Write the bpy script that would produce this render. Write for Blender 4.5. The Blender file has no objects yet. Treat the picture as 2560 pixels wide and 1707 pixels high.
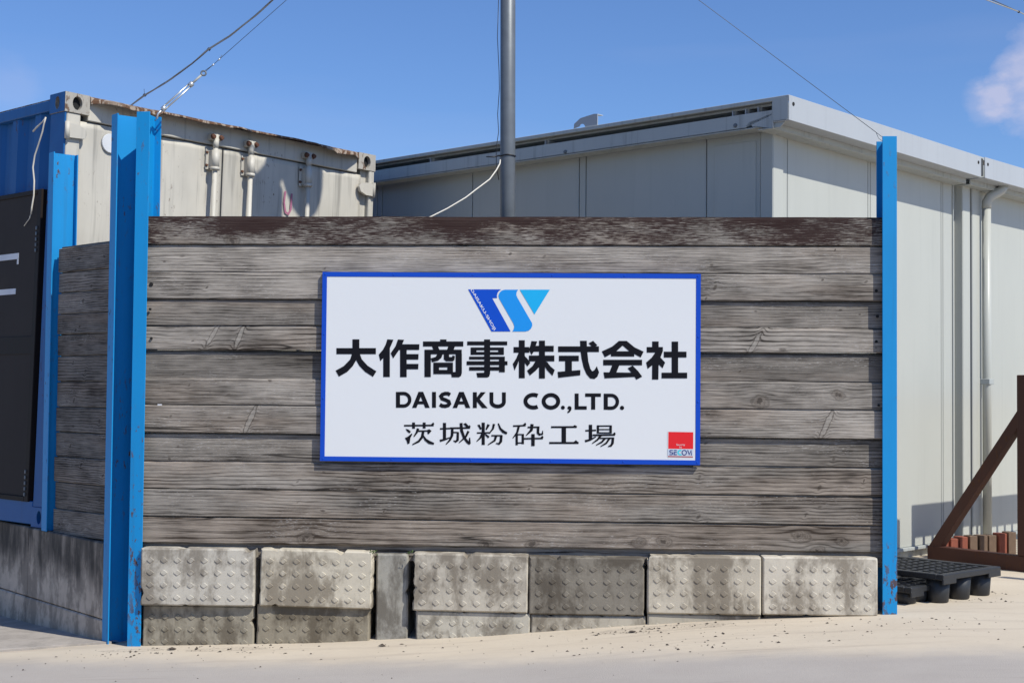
import bpy, bmesh, math, random
from mathutils import Vector, Matrix, noise as mnoise
random.seed(7)
sc = bpy.context.scene
COL = sc.collection
PI = math.pi

# ------------------------------------------------------------------ camera
CAMH = 1.36                       # camera height above the ground at the left post; z below is relative to the camera
F_PX, CX, CY = 3555.0, 1280.0, 853.5
P_, R_ = math.radians(2.0134), math.radians(0.5112)
_fw = Vector((0, math.cos(P_), math.sin(P_))); _up = Vector((0, -math.sin(P_), math.cos(P_))); _ri = Vector((1, 0, 0))
CR = math.cos(R_)*_ri + math.sin(R_)*_up
CU = -math.sin(R_)*_ri + math.cos(R_)*_up
cam_d = bpy.data.cameras.new('camera'); cam = bpy.data.objects.new('camera', cam_d); COL.objects.link(cam)
cam_d.sensor_width = 36.0; cam_d.lens = F_PX/2560*36; cam_d.clip_end = 3000; cam_d.clip_start = 0.05
cam.matrix_world = Matrix(((CR.x, CU.x, -_fw.x, 0), (CR.y, CU.y, -_fw.y, 0), (CR.z, CU.z, -_fw.z, CAMH), (0, 0, 0, 1)))
sc.camera = cam

# ------------------------------------------------------------------ world, sun, exposure
SUN = Vector((0.65, -0.595, 1.0)).normalized()        # towards the sun
w = bpy.data.worlds.new('World'); sc.world = w; w.use_nodes = True
wn = w.node_tree; wn.nodes.clear()
sky = wn.nodes.new('ShaderNodeTexSky'); sky.sky_type = 'NISHITA'; sky.sun_disc = False
sky.sun_elevation = math.asin(SUN.z); sky.sun_rotation = math.atan2(SUN.x, SUN.y)
sky.air_density = 1.0; sky.dust_density = 0.3; sky.ozone_density = 3.0; sky.altitude = 0
bg = wn.nodes.new('ShaderNodeBackground'); bg.inputs['Strength'].default_value = 0.082
wo = wn.nodes.new('ShaderNodeOutputWorld')
# thin clouds: wisps low in the sky and small fair-weather puffs
wtc = wn.nodes.new('ShaderNodeTexCoord')
def wmath(op, a, b=None, clamp=False):
    n = wn.nodes.new('ShaderNodeMath'); n.operation = op; n.use_clamp = clamp
    for i, v in enumerate((a, b)):
        if v is None: continue
        if isinstance(v, (int, float)): n.inputs[i].default_value = v
        else: wn.links.new(v, n.inputs[i])
    return n.outputs[0]
def wnoise(scale, detail, stretch, off):
    mp = wn.nodes.new('ShaderNodeMapping'); mp.inputs['Scale'].default_value = stretch; mp.inputs['Location'].default_value = off
    wn.links.new(wtc.outputs['Generated'], mp.inputs['Vector'])
    n = wn.nodes.new('ShaderNodeTexNoise'); n.inputs['Scale'].default_value = scale; n.inputs['Detail'].default_value = detail
    n.inputs['Roughness'].default_value = 0.55
    wn.links.new(mp.outputs[0], n.inputs['Vector']); return n.outputs['Fac']
def cloud_at(px, py, rad, amt):                       # a small cloud in a given direction, broken up by noise
    d = (_fw + CR*((px-CX)/F_PX) - CU*((py-CY)/F_PX)).normalized()
    vm = wn.nodes.new('ShaderNodeVectorMath'); vm.operation = 'DISTANCE'; wn.links.new(wtc.outputs['Generated'], vm.inputs[0]); vm.inputs[1].default_value = d
    f = wmath('SUBTRACT', 1.0, wmath('DIVIDE', vm.outputs['Value'], rad))
    f = wmath('ADD', f, wmath('MULTIPLY', wmath('SUBTRACT', wnoise(26, 5, (1, 1, 1.5), (3.1, 0.2, 0.7)), 0.5), 2.2))
    return wmath('MULTIPLY', wmath('MULTIPLY', f, 1.3, True), amt)
puff = wmath('ADD', cloud_at(2580, 200, 0.032, 1.0), wmath('ADD', cloud_at(2475, 245, 0.017, 0.55), cloud_at(15, 222, 0.022, 0.16)), True)
puff = wmath('ADD', puff, wmath('MULTIPLY', wmath('SUBTRACT', wnoise(3.4, 5, (1, 1, 2.2), (0.62, 0.1, 0.33)), 0.66), 5.0, True), True)
wisp = wmath('MULTIPLY', wmath('SUBTRACT', wnoise(2.0, 4, (1, 1, 7), (2.3, 5.1, 0.4)), 0.5), 0.9, True)
cl = wmath('ADD', wmath('MULTIPLY', puff, 0.6), wmath('MULTIPLY', wisp, 0.35), True)
hs = wn.nodes.new('ShaderNodeHueSaturation'); hs.inputs['Saturation'].default_value = 1.0; hs.inputs['Value'].default_value = 1.0
tint = wn.nodes.new('ShaderNodeMix'); tint.data_type = 'RGBA'; tint.blend_type = 'MULTIPLY'; tint.inputs[0].default_value = 1.0
tint.inputs[7].default_value = (1.00, 1.28, 1.76, 1)          # clear, deep blue late-summer air
wn.links.new(sky.outputs[0], tint.inputs[6]); wn.links.new(tint.outputs[2], hs.inputs['Color'])
wm = wn.nodes.new('ShaderNodeMix'); wm.data_type = 'RGBA'; wm.inputs[7].default_value = (9.0, 8.6, 10.4, 1)
wn.links.new(cl, wm.inputs[0]); wn.links.new(hs.outputs[0], wm.inputs[6]); wn.links.new(wm.outputs[2], bg.inputs['Color'])
wn.links.new(bg.outputs[0], wo.inputs['Surface'])
sun_d = bpy.data.lights.new('sun', 'SUN'); sun_d.energy = 5.0; sun_d.angle = math.radians(0.53); sun_d.color = (1.0, 0.968, 0.872)
sun = bpy.data.objects.new('sun', sun_d); COL.objects.link(sun); sun.location = (8, -8, 14)
sun.rotation_euler = SUN.to_track_quat('Z', 'Y').to_euler()
sc.cycles.use_denoising = True; sc.cycles.denoising_prefilter = 'ACCURATE'; sc.cycles.max_bounces = 6; sc.cycles.diffuse_bounces = 3; sc.cycles.glossy_bounces = 2
sc.view_settings.view_transform = 'Standard'; sc.view_settings.look = 'None'; sc.view_settings.gamma = 1.0
sc.view_settings.exposure = -0.10; sc.view_settings.use_curve_mapping = False

# ------------------------------------------------------------------ where things stand (camera-relative metres)
def ray(px, py): return _fw + CR*((px-CX)/F_PX) - CU*((py-CY)/F_PX)
def at_plane(px, py, p0, n):
    d = ray(px, py); return d*(p0.dot(n)/d.dot(n))
def at_depth(px, py, y): d = ray(px, py); return d*(y/d.y)
def at_z(px, py, z): d = ray(px, py); return d*(z/d.z)
def V(*a): return Vector(a)
def W3(p): return Vector((p[0], p[1], p[2]+CAMH))
YAW = math.radians(-2.349)
FD = V(math.cos(YAW), math.sin(YAW), 0); FN = V(math.sin(YAW), -math.cos(YAW), 0)
S0 = V(-0.0103, 7.4922, 0.125); FP = S0 - FN*0.03
FO = FN*(FP.dot(FN))
def fence(u, z, off=0.0): return W3(FO + FD*u + FN*off + V(0, 0, z))
def frame(x_axis, back, origin):                     # matrix with X along, Y back, Z up
    z = x_axis.cross(back).normalized()
    m = Matrix.Identity(4)
    for i, a in enumerate((x_axis, back, z)):
        for j in range(3): m[j][i] = a[j]
    for j in range(3): m[j][3] = origin[j]
    return m

# ------------------------------------------------------------------ object helpers
def tag(o, label=None, cat=None, group=None, kind=None):
    for k, v in (('label', label), ('category', cat), ('group', group), ('kind', kind)):
        if v: o[k] = v
    return o
def empty(name, mat=None, label=None, cat=None, group=None):
    o = bpy.data.objects.new(name, None); COL.objects.link(o); o.empty_display_size = 0.1
    if mat is not None: o.matrix_world = mat
    return tag(o, label, cat, group)
class MB:
    def __init__(s): s.bm = bmesh.new()
    def poly(s, pts):
        return s.bm.faces.new([s.bm.verts.new(p) for p in pts])
    def box(s, x0, x1, y0, y1, z0, z1, bev=0.0, seg=1):
        b = bmesh.new()
        v = [b.verts.new((x, y, z)) for z in (z0, z1) for y in (y0, y1) for x in (x0, x1)]
        for f in ((0, 2, 3, 1), (4, 5, 7, 6), (0, 1, 5, 4), (2, 6, 7, 3), (0, 4, 6, 2), (1, 3, 7, 5)): b.faces.new([v[i] for i in f])
        if bev > 0: bmesh.ops.bevel(b, geom=list(b.edges), offset=bev, segments=seg, affect='EDGES', profile=0.5)
        s.join(b); return s
    def join(s, b, mtx=None):
        if mtx is not None: bmesh.ops.transform(b, matrix=mtx, verts=b.verts)
        me = bpy.data.meshes.new('tmp'); b.to_mesh(me); b.free(); s.bm.from_mesh(me); bpy.data.meshes.remove(me)
    def prism(s, pts, axis, a0, a1):                 # polygon extruded along axis 0/1/2; pts are the other two coordinates in order
        def P(p, a):
            q = [p[0], p[1]]; q.insert(axis, a); return q
        b = bmesh.new()
        v0 = [b.verts.new(P(p, a0)) for p in pts]; v1 = [b.verts.new(P(p, a1)) for p in pts]
        b.faces.new(v0); b.faces.new(v1); n = len(pts)
        for i in range(n): b.faces.new((v0[i], v0[(i+1) % n], v1[(i+1) % n], v1[i]))
        bmesh.ops.triangulate(b, faces=[f for f in b.faces if len(f.verts) > 4])
        bmesh.ops.recalc_face_normals(b, faces=b.faces)
        s.join(b); return s
    def tube(s, pts, r, n=8, caps=True):
        pts = [Vector(p) for p in pts]; rs = r if isinstance(r, (list, tuple)) else [r]*len(pts)
        rings = []; ref = None
        for i, p in enumerate(pts):
            t = (pts[min(i+1, len(pts)-1)] - pts[max(i-1, 0)]).normalized()
            if ref is None:
                ref = Vector((0, 0, 1)) if abs(t.z) < .9 else Vector((1, 0, 0))
            a = (ref - t*ref.dot(t)).normalized(); b = t.cross(a); ref = a
            rings.append([s.bm.verts.new(p + (a*math.cos(2*PI*k/n) + b*math.sin(2*PI*k/n))*rs[i]) for k in range(n)])
        for i in range(len(rings)-1):
            for k in range(n):
                f = s.bm.faces.new((rings[i][k], rings[i][(k+1) % n], rings[i+1][(k+1) % n], rings[i+1][k])); f.smooth = True
        if caps:
            s.bm.faces.new(rings[0][::-1]); s.bm.faces.new(rings[-1])
        return s
    def mesh(s, name, mat):
        me = bpy.data.meshes.new(name); bmesh.ops.recalc_face_normals(s.bm, faces=s.bm.faces)
        s.bm.to_mesh(me); s.bm.free()
        if mat: me.materials.append(mat)
        return me
    def build(s, name, mat, parent=None, mtx=None, label=None, cat=None, group=None, kind=None):
        o = bpy.data.objects.new(name, s.mesh(name, mat)); COL.objects.link(o)
        if parent is not None: o.parent = parent
        if mtx is not None: o.matrix_basis = mtx
        return tag(o, label, cat, group, kind)
def inst(name, me, parent, loc, rz=0, col=None):
    o = bpy.data.objects.new(name, me); COL.objects.link(o); o.parent = parent; o.location = loc
    if rz: o.rotation_euler[1] = rz
    if col: o.color = col
    return o
def sweep(sections):                                  # closed sections (lists of points) joined into a solid
    m = MB(); rings = [[m.bm.verts.new(p) for p in s_] for s_ in sections]; n = len(rings[0])
    for a, b in zip(rings, rings[1:]):
        for k in range(n): m.bm.faces.new((a[k], a[(k+1) % n], b[(k+1) % n], b[k]))
    m.bm.faces.new(rings[0]); m.bm.faces.new(rings[-1])
    return m

# ------------------------------------------------------------------ material helpers
class NT:
    def __init__(s, name):
        s.mat = bpy.data.materials.new(name); s.mat.use_nodes = True; s.t = s.mat.node_tree; s.t.nodes.clear()
        s.out = s.t.nodes.new('ShaderNodeOutputMaterial'); s.b = s.t.nodes.new('ShaderNodeBsdfPrincipled')
        s.t.links.new(s.b.outputs[0], s.out.inputs[0]); s.tc = s.t.nodes.new('ShaderNodeTexCoord')
        sp = s.t.nodes.new('ShaderNodeSeparateXYZ'); s.t.links.new(s.tc.outputs['Object'], sp.inputs[0])
        s.x, s.y, s.z = sp.outputs; s._oi = None
    def oi(s):
        if s._oi is None: s._oi = s.t.nodes.new('ShaderNodeObjectInfo')
        return s._oi
    def set(s, sock, v):
        if v is None: return
        if isinstance(v, bpy.types.NodeSocket): s.t.links.new(v, sock)
        elif isinstance(v, (tuple, list)) and sock.type == 'RGBA': sock.default_value = (*v[:3], 1)
        else: sock.default_value = v
    def m(s, op, a, b=None, c=None, clamp=False):
        n = s.t.nodes.new('ShaderNodeMath'); n.operation = op; n.use_clamp = clamp
        for i, v in enumerate((a, b, c)): s.set(n.inputs[i], v)
        return n.outputs[0]
    def add(s, a, b): return s.m('ADD', a, b)
    def sub(s, a, b): return s.m('SUBTRACT', a, b)
    def mul(s, a, b): return s.m('MULTIPLY', a, b)
    def step(s, v, lo, hi, a=0.0, b=1.0):
        n = s.t.nodes.new('ShaderNodeMapRange'); n.interpolation_type = 'SMOOTHSTEP'
        s.set(n.inputs[0], v)
        for i, q in zip((1, 2, 3, 4), (lo, hi, a, b)): s.set(n.inputs[i], q)
        return n.outputs[0]
    def vec(s, x, y, z):
        n = s.t.nodes.new('ShaderNodeCombineXYZ')
        for i, v in enumerate((x, y, z)): s.set(n.inputs[i], v)
        return n.outputs[0]
    def noise(s, sx, sy, sz, detail=2.0, off=0.0, rough=0.55, dist=0.0, xyz=None):
        X, Y, Z = xyz or (s.x, s.y, s.z)
        v = s.vec(s.m('MULTIPLY_ADD', X, sx, off), s.m('MULTIPLY_ADD', Y, sy, off), s.m('MULTIPLY_ADD', Z, sz, off))
        n = s.t.nodes.new('ShaderNodeTexNoise'); s.set(n.inputs['Vector'], v); n.inputs['Scale'].default_value = 1.0
        n.inputs['Detail'].default_value = detail; n.inputs['Roughness'].default_value = rough; n.inputs['Distortion'].default_value = dist
        return n.outputs['Fac']
    def mix(s, f, a, b, mode='MIX'):
        n = s.t.nodes.new('ShaderNodeMix'); n.data_type = 'RGBA'; n.blend_type = mode
        s.set(n.inputs[0], f); s.set(n.inputs[6], a); s.set(n.inputs[7], b); return n.outputs[2]
    def bump(s, h, dist=0.002, strength=1.0):
        n = s.t.nodes.new('ShaderNodeBump'); n.inputs['Distance'].default_value = dist; n.inputs['Strength'].default_value = strength
        s.set(n.inputs['Height'], h); s.t.links.new(n.outputs[0], s.b.inputs['Normal'])
    def done(s, col, rough=0.6, metal=0.0, spec=None):
        s.set(s.b.inputs['Base Color'], col); s.set(s.b.inputs['Roughness'], rough); s.set(s.b.inputs['Metallic'], metal)
        if spec is not None: s.set(s.b.inputs['Specular IOR Level'], spec)
        return s.mat
def plain(name, col, rough=0.6, metal=0.0, var=0.12, scale=9.0, spec=None):
    t = NT(name); n = t.noise(scale, scale, scale, 4)
    c = t.mix(n, tuple(v*(1-var) for v in col), tuple(min(1, v*(1+var)) for v in col))
    t.bump(t.noise(scale*14, scale*14, scale*14, 3), 0.0006, 0.5)
    return t.done(c, rough, metal, spec)

def wood_mat(name, knots, seed, freq=85.0, tone=1.0, stain=0.0, brown=0.0, splits=0.5, figure=0.5):
    """weathered softwood board: X along the board, Z up; knots are (x, z, radius_along, radius_up)"""
    t = NT(name); x, z = t.x, t.z
    warp = t.mul(t.sub(t.noise(1.1, 0, 5.0, 3, seed), 0.5), 0.045)
    warp = t.add(warp, t.mul(t.sub(t.noise(4.2, 0, 12.0, 2, seed+9), 0.5), 0.012))
    zw = t.add(z, warp); phi = zw; core = None; halo = None; krings = None; kctr = None; pale = None
    jit = t.mul(t.sub(t.noise(30, 0, 38, 3, seed+77), 0.5), 1.3); smudge = None
    for kx, kz, ra, rb, ang, ringed in knots:
        ca, sa = math.cos(ang), math.sin(ang)
        dx = t.sub(x, kx); dz = t.sub(zw, kz)
        du = t.add(t.mul(dx, ca/ra), t.mul(dz, sa/ra)); dw = t.sub(t.mul(dz, ca/rb), t.mul(dx, sa/rb))
        q = t.add(t.mul(du, du), t.mul(dw, dw))
        g = t.m('POWER', 2.718, t.mul(q, -0.55))
        phi = t.sub(phi, t.mul(t.mul(t.sub(phi, kz), g), 0.92 if ringed else 0.6))
        q = t.m('MAXIMUM', t.add(q, jit), 0.0)
        if ringed:
            c = t.step(q, 0.55, 0.30); h_ = t.mul(t.step(q, 0.95, 0.62), t.step(q, 0.36, 0.52))
            rk = t.mul(c, t.m('MULTIPLY_ADD', t.m('SINE', t.mul(t.m('SQRT', q), 28.0)), 0.5, 0.5)); ct = t.step(q, 0.10, 0.0)
            core = c if core is None else t.m('MAXIMUM', core, c); halo = h_ if halo is None else t.m('MAXIMUM', halo, h_)
            krings = rk if krings is None else t.m('MAXIMUM', krings, rk); kctr = ct if kctr is None else t.m('MAXIMUM', kctr, ct)
        else:
            if ra > 3.5*rb:
                h_ = t.mul(t.step(q, 1.15, 0.80), t.step(q, 0.40, 0.70)); halo = h_ if halo is None else t.m('MAXIMUM', halo, h_)
                pl = t.step(q, 0.62, 0.30); pale = pl if pale is None else t.m('MAXIMUM', pale, pl)
                continue
            c = t.mul(t.step(q, 0.55, 0.05), random.uniform(0.55, 1.0)); smudge = c if smudge is None else t.m('MAXIMUM', smudge, c)
    ring = t.m('SINE', t.add(t.mul(phi, freq*6.283), t.mul(t.noise(2.5, 0, 30, 3, seed+3), 5.0)))
    ring = t.m('MULTIPLY_ADD', ring, 0.5, 0.5)
    late = t.m('POWER', ring, 4.0)
    latev = t.mul(late, t.step(t.noise(0.9, 0, 7, 2, seed+21), 0.30, 0.60, 0.30, 1.0))
    fib = t.noise(7.0, 2, 330, 3, seed+5, 0.65)
    fib2 = t.noise(2.2, 1, 95, 3, seed+7, 0.6)
    patch = t.noise(1.3, 0, 4.5, 3, seed+11, 0.6)
    blot = t.noise(5.0, 0, 11, 3, seed+31, 0.6)
    v = t.add(t.mul(t.sub(fib, 0.5), 1.7), t.mul(t.sub(fib2, 0.5), 0.42))
    v = t.add(v, t.mul(t.sub(patch, 0.5), 1.15)); v = t.add(v, t.mul(t.sub(blot, 0.5), 0.95))
    v = t.sub(v, t.mul(latev, figure))
    v = t.m('ADD', v, 0.525+figure*0.22, clamp=True)
    col = t.mix(v, (0.030*tone, 0.025*tone, 0.021*tone), (0.41*tone, 0.366*tone, 0.318*tone))
    # warm, less weathered areas
    wmask = t.step(t.noise(0.8, 0, 5, 3, seed+17), 0.50-brown*0.25, 0.75-brown*0.25)
    col = t.mix(t.mul(wmask, 0.38), col, t.mix(v, (0.075, 0.050, 0.034), (0.36, 0.27, 0.20)))
    # bleached flecks
    fl = t.mul(t.step(t.noise(38, 0, 420, 2, seed+41), 0.60, 0.70), t.step(t.noise(2.2, 0, 9, 2, seed+43), 0.48, 0.62))
    col = t.mix(t.mul(fl, 0.55), col, (0.58, 0.55, 0.52))
    if smudge is not None:
        col = t.mix(t.mul(smudge, 0.72), col, (0.040, 0.030, 0.024))
    if pale is not None:
        col = t.mix(t.mul(pale, 0.6), col, t.mix(t.noise(90, 0, 40, 3, seed+5), (0.20, 0.18, 0.155), (0.46, 0.42, 0.37)))
        col = t.mix(t.mul(halo, 0.6), col, (0.045, 0.036, 0.030))
    if core is not None:
        col = t.mix(t.mul(core, 0.55), col, t.mix(t.noise(60, 0, 60, 3, seed), (0.09, 0.070, 0.055), (0.27, 0.23, 0.19)))
        col = t.mix(t.mul(krings, 0.40), col, (0.055, 0.042, 0.033)); col = t.mix(t.mul(halo, 0.42), col, (0.050, 0.038, 0.030)); col = t.mix(t.mul(kctr, 0.6), col, (0.022, 0.016, 0.013))
    # drying splits that follow the grain
    s1 = t.m('ABSOLUTE', t.sub(t.noise(0.33, 0, 8.5, 1, seed+51), 0.5))
    crack = t.mul(t.step(s1, 0.007, 0.001), t.step(t.noise(1.0, 0, 2.0, 1, seed+57), 0.60-0.25*splits, 0.70-0.25*splits))
    fs = t.mul(t.step(t.noise(9, 0, 240, 2, seed+61), 0.34, 0.27), 0.8)
    crack = t.m('MAXIMUM', crack, t.mul(t.mul(fs, 0.7), t.step(t.noise(1.6, 0, 6, 2, seed+63), 0.42, 0.6)))
    col = t.mix(t.mul(crack, 0.85), col, (0.016, 0.013, 0.011))
    if stain > 0:
        top = t.mul(t.add(z, 0.02), 1.6)
        sv = t.add(t.add(t.noise(2.1, 0, 5.0, 4, seed+71, 0.6), t.mul(t.sub(t.noise(16, 0, 230, 4, seed+73, 0.7), 0.5), 1.15)), top)
        col = t.mix(t.mul(t.step(sv, 0.48-0.08*stain, 0.62-0.08*stain), 0.92), col, (0.028, 0.012, 0.011))
    t.bump(t.add(t.mul(fib, 0.7), t.mul(fib2, 0.7)), 0.0036, 1.0)
    return t.done(col, 0.88, 0, 0.2)

def concrete_mat(name, a=(0.50, 0.47, 0.42), dark=(0.11, 0.10, 0.09), streak=1.0, speck=1.0, runoff=None):
    t = NT(name); oi = t.oi(); geo = t.t.nodes.new('ShaderNodeNewGeometry'); sp = t.t.nodes.new('ShaderNodeSeparateXYZ')
    t.t.links.new(geo.outputs['Position'], sp.inputs[0]); xyz = tuple(sp.outputs)
    n1 = t.noise(4, 4, 4, 5, 3.0, 0.6, 0, xyz); n2 = t.noise(26, 26, 26, 4, 8.0, 0.6, 0, xyz)
    st = t.noise(9, 9, 1.6, 4, 1.0, 0.6, 0, xyz); bl = t.noise(4.2, 4.2, 2.8, 5, 13.0, 0.72, 0.2, xyz)
    col = t.mix(n1, tuple(v*0.80 for v in a), tuple(v*1.13 for v in a))
    col = t.mix(t.mul(t.step(t.noise(2.6, 2.6, 1.7, 4, 41.0, 0.6, 0.5, xyz), 0.55, 0.72), 0.45), col, tuple(min(.7, v*1.32) for v in a))
    col = t.mix(t.mul(t.step(n2, 0.48, 0.72), 0.25), col, tuple(v*0.6 for v in a))
    d = t.m('MULTIPLY', t.step(t.add(t.mul(st, 0.34), t.mul(bl, 0.82)), 0.515, 0.66), 0.74*streak)
    col = t.mix(d, col, dark)
    col = t.mix(t.mul(t.step(t.noise(170, 170, 170, 2, 5.0, 0.5, 0, xyz), 0.68, 0.76), 0.5*speck), col, (0.06, 0.055, 0.05))
    if runoff:
        ln = t.mul(t.noise(5, 5, 0.4, 4, 21.0, 0.65, 0, xyz), 0.62)           # length of each drip
        dd = t.sub(runoff, xyz[2]); dr = t.step(t.sub(ln, dd), 0.02, 0.20)
        col = t.mix(t.mul(dr, t.step(t.noise(9, 9, 2.0, 4, 27.0, 0.6, 0, xyz), 0.30, 0.62, 0.35, 0.9)), col, dark)
    col = t.mix(1.0, col, oi.outputs['Color'], 'MULTIPLY')
    t.bump(t.add(t.mul(n2, 0.6), t.noise(240, 240, 240, 3, 2.0, 0.6, 0, xyz)), 0.0016, 0.7)
    return t.done(col, 0.92, 0, 0.15)

def steel_paint(name, base, rust=0.3, fade=0.25, rough=0.42, grime=0.3, spots=1.0, spec=0.4, bump=0.6, foot=None):
    t = NT(name); oi = t.oi(); r = t.mul(oi.outputs['Random'], 23.0)
    xyz = (t.add(t.x, r), t.y, t.z)
    n1 = t.noise(3, 3, 1.2, 4, 2.0, 0.6, 0, xyz); n2 = t.noise(38, 38, 16, 4, 6.0, 0.65, 0, xyz); n3 = t.noise(2.2, 2.2, 1.3, 4, 9.0, 0.6, 0, xyz)
    st = t.noise(22, 22, 0.9, 4, 4.0, 0.6, 0, xyz)
    col = t.mix(n1, tuple(v*(1-fade) for v in base), tuple(min(0.92, v*(1+fade*0.8)) for v in base))
    col = t.mix(t.mul(t.step(st, 0.52, 0.74), grime), col, tuple(v*0.45+0.02 for v in base))
    n2 = t.add(n2, t.mul(t.step(t.z, foot+0.55, foot), 0.10)) if foot else n2
    m1 = t.mul(t.step(n2, 0.70-0.25*rust, 0.75-0.25*rust), t.step(n3, 0.62-0.35*rust, 0.78-0.35*rust))
    rc = t.mix(t.noise(60, 60, 60, 3, 3.0), (0.030, 0.018, 0.012), (0.165, 0.070, 0.030))
    col = t.mix(t.mul(m1, 0.92*spots), col, rc)
    halo = t.mul(t.step(t.noise(9, 9, 1.4, 3, 5.0, 0.6, 0, xyz), 0.60, 0.85), t.step(n3, 0.6-0.3*rust, 0.85-0.3*rust))
    col = t.mix(t.mul(halo, 0.35*rust), col, (0.20, 0.10, 0.045))
    t.bump(t.add(t.mul(m1, 1.0), t.mul(n2, 0.15)), 0.0012, bump)
    return t.done(col, t.add(t.mul(m1, 0.4), rough), 0, spec)

M = {}
M['blue'] = steel_paint('blue_paint', (0.002, 0.245, 0.57), rust=0.43, fade=0.16, grime=0.32, rough=0.5, foot=-1.15)
M['blue_worn'] = steel_paint('blue_paint_worn', (0.002, 0.245, 0.57), rust=0.46, fade=0.15, grime=0.4, rough=0.5)
M['box_blue'] = steel_paint('container_blue', (0.016, 0.105, 0.30), rust=0.42, fade=0.22, grime=0.5, spec=0.2)
M['box_white'] = steel_paint('container_white', (0.53, 0.495, 0.425), rust=0.34, fade=0.36, grime=0.85, rough=0.5)
M['rust'] = steel_paint('rust_edge', (0.33, 0.26, 0.20), rust=1.0, fade=0.35, grime=0.5, rough=0.75)
M['casting'] = steel_paint('casting_grey_rust', (0.40, 0.37, 0.32), rust=0.62, fade=0.3, grime=0.6, rough=0.7)
M['rust_dark'] = plain('rust_lump', (0.11, 0.045, 0.025), 0.85, var=0.6, scale=60)
M['dark_door'] = steel_paint('dark_brown_door', (0.046, 0.039, 0.036), rust=0.1, fade=0.25, grime=0.2, rough=0.7, spec=0.12)
M['door_frame'] = plain('door_frame', (0.018, 0.013, 0.011), 0.6, spec=0.2)
M['tape'] = plain('white_tape', (0.62, 0.63, 0.66), 0.55)
M['wall_white'] = steel_paint('wall_panel_white', (0.455, 0.460, 0.418), rust=0.02, fade=0.07, grime=0.11, rough=0.38, spots=0.4, bump=0.05)
M['fascia'] = steel_paint('fascia_white', (0.405, 0.425, 0.445), rust=0.05, fade=0.06, grime=0.12, rough=0.4, spots=0.5, bump=0.05)
M['trim'] = steel_paint('trim_grey', (0.42, 0.44, 0.425), rust=0.22, fade=0.10, grime=0.55, rough=0.5)
M['seam'] = plain('seam_rubber', (0.05, 0.055, 0.06), 0.7)
M['dark'] = plain('black_void', (0.010, 0.010, 0.010), 0.9)  # near-black colour standing in for the shade inside holes and hollows
M['galv'] = plain('galvanised_pole', (0.135, 0.15, 0.165), 0.45, 0.25, var=0.22, scale=16)
M['galv_bright'] = plain('zinc_hardware', (0.62, 0.64, 0.64), 0.34, 0.75, var=0.15, scale=30)
M['wire'] = plain('steel_wire', (0.10, 0.105, 0.11), 0.5, 0.4)
M['cable_grey'] = plain('grey_cable', (0.34, 0.345, 0.33), 0.6)
M['cable_white'] = plain('white_cable', (0.62, 0.58, 0.50), 0.55)
M['black_tie'] = plain('black_plastic_tie', (0.012, 0.012, 0.014), 0.45)
M['plastic'] = plain('black_pallet_plastic', (0.020, 0.021, 0.024), 0.48, var=0.35, scale=14)
M['oxide'] = steel_paint('red_oxide_steel', (0.062, 0.021, 0.013), rust=0.5, fade=0.3, grime=0.4, rough=0.7)
M['timber_red'] = plain('red_timber', (0.26, 0.075, 0.045), 0.85, var=0.5, scale=24)
M['timber_brown'] = plain('brown_timber', (0.16, 0.105, 0.07), 0.85, var=0.4, scale=24)
M['concrete'] = concrete_mat('block_concrete', a=(0.515, 0.475, 0.405), dark=(0.150, 0.125, 0.098))
M['wall_conc'] = concrete_mat('wall_concrete', a=(0.56, 0.475, 0.385), dark=(0.05, 0.047, 0.043), streak=0.7, runoff=CAMH-0.84)
M['sign_white'] = plain('sign_face', (0.70, 0.705, 0.71), 0.25, var=0.015, scale=1.5)
M['sign_blue'] = plain('sign_border', (0.005, 0.062, 0.46), 0.4, var=0.06, scale=4, spec=0.25)
M['sign_black'] = plain('sign_letter_black', (0.006, 0.006, 0.009), 0.5, var=0.1, spec=0.15)
M['logo_dark'] = plain('logo_dark_blue', (0.004, 0.070, 0.50), 0.45, var=0.04, spec=0.2)
M['logo_mid'] = plain('logo_mid_blue', (0.001, 0.26, 0.72), 0.45, var=0.04)
M['logo_cyan'] = plain('logo_cyan', (0.001, 0.39, 0.74), 0.45, var=0.04)
M['red'] = plain('sticker_red', (0.72, 0.008, 0.012), 0.4, var=0.06)
M['dark_red'] = plain('sticker_dark_red', (0.36, 0.010, 0.022), 0.4, var=0.06)
M['navy'] = plain('sticker_navy', (0.012, 0.030, 0.17), 0.4, var=0.06)
M['aqua'] = plain('sticker_aqua', (0.06, 0.55, 0.62), 0.4, var=0.06)
M['sticker_silver'] = plain('sticker_silver', (0.50, 0.55, 0.64), 0.35, var=0.08)
M['pink'] = plain('pink_marker', (0.36, 0.13, 0.20), 0.8)
M['weed'] = plain('weed_green', (0.07, 0.11, 0.025), 0.7, var=0.4)
M['debris'] = plain('dead_leaf', (0.060, 0.045, 0.034), 0.9, var=0.5, scale=40)
M['bleach'] = plain('white_disc', (0.62, 0.63, 0.64), 0.4)

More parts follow.
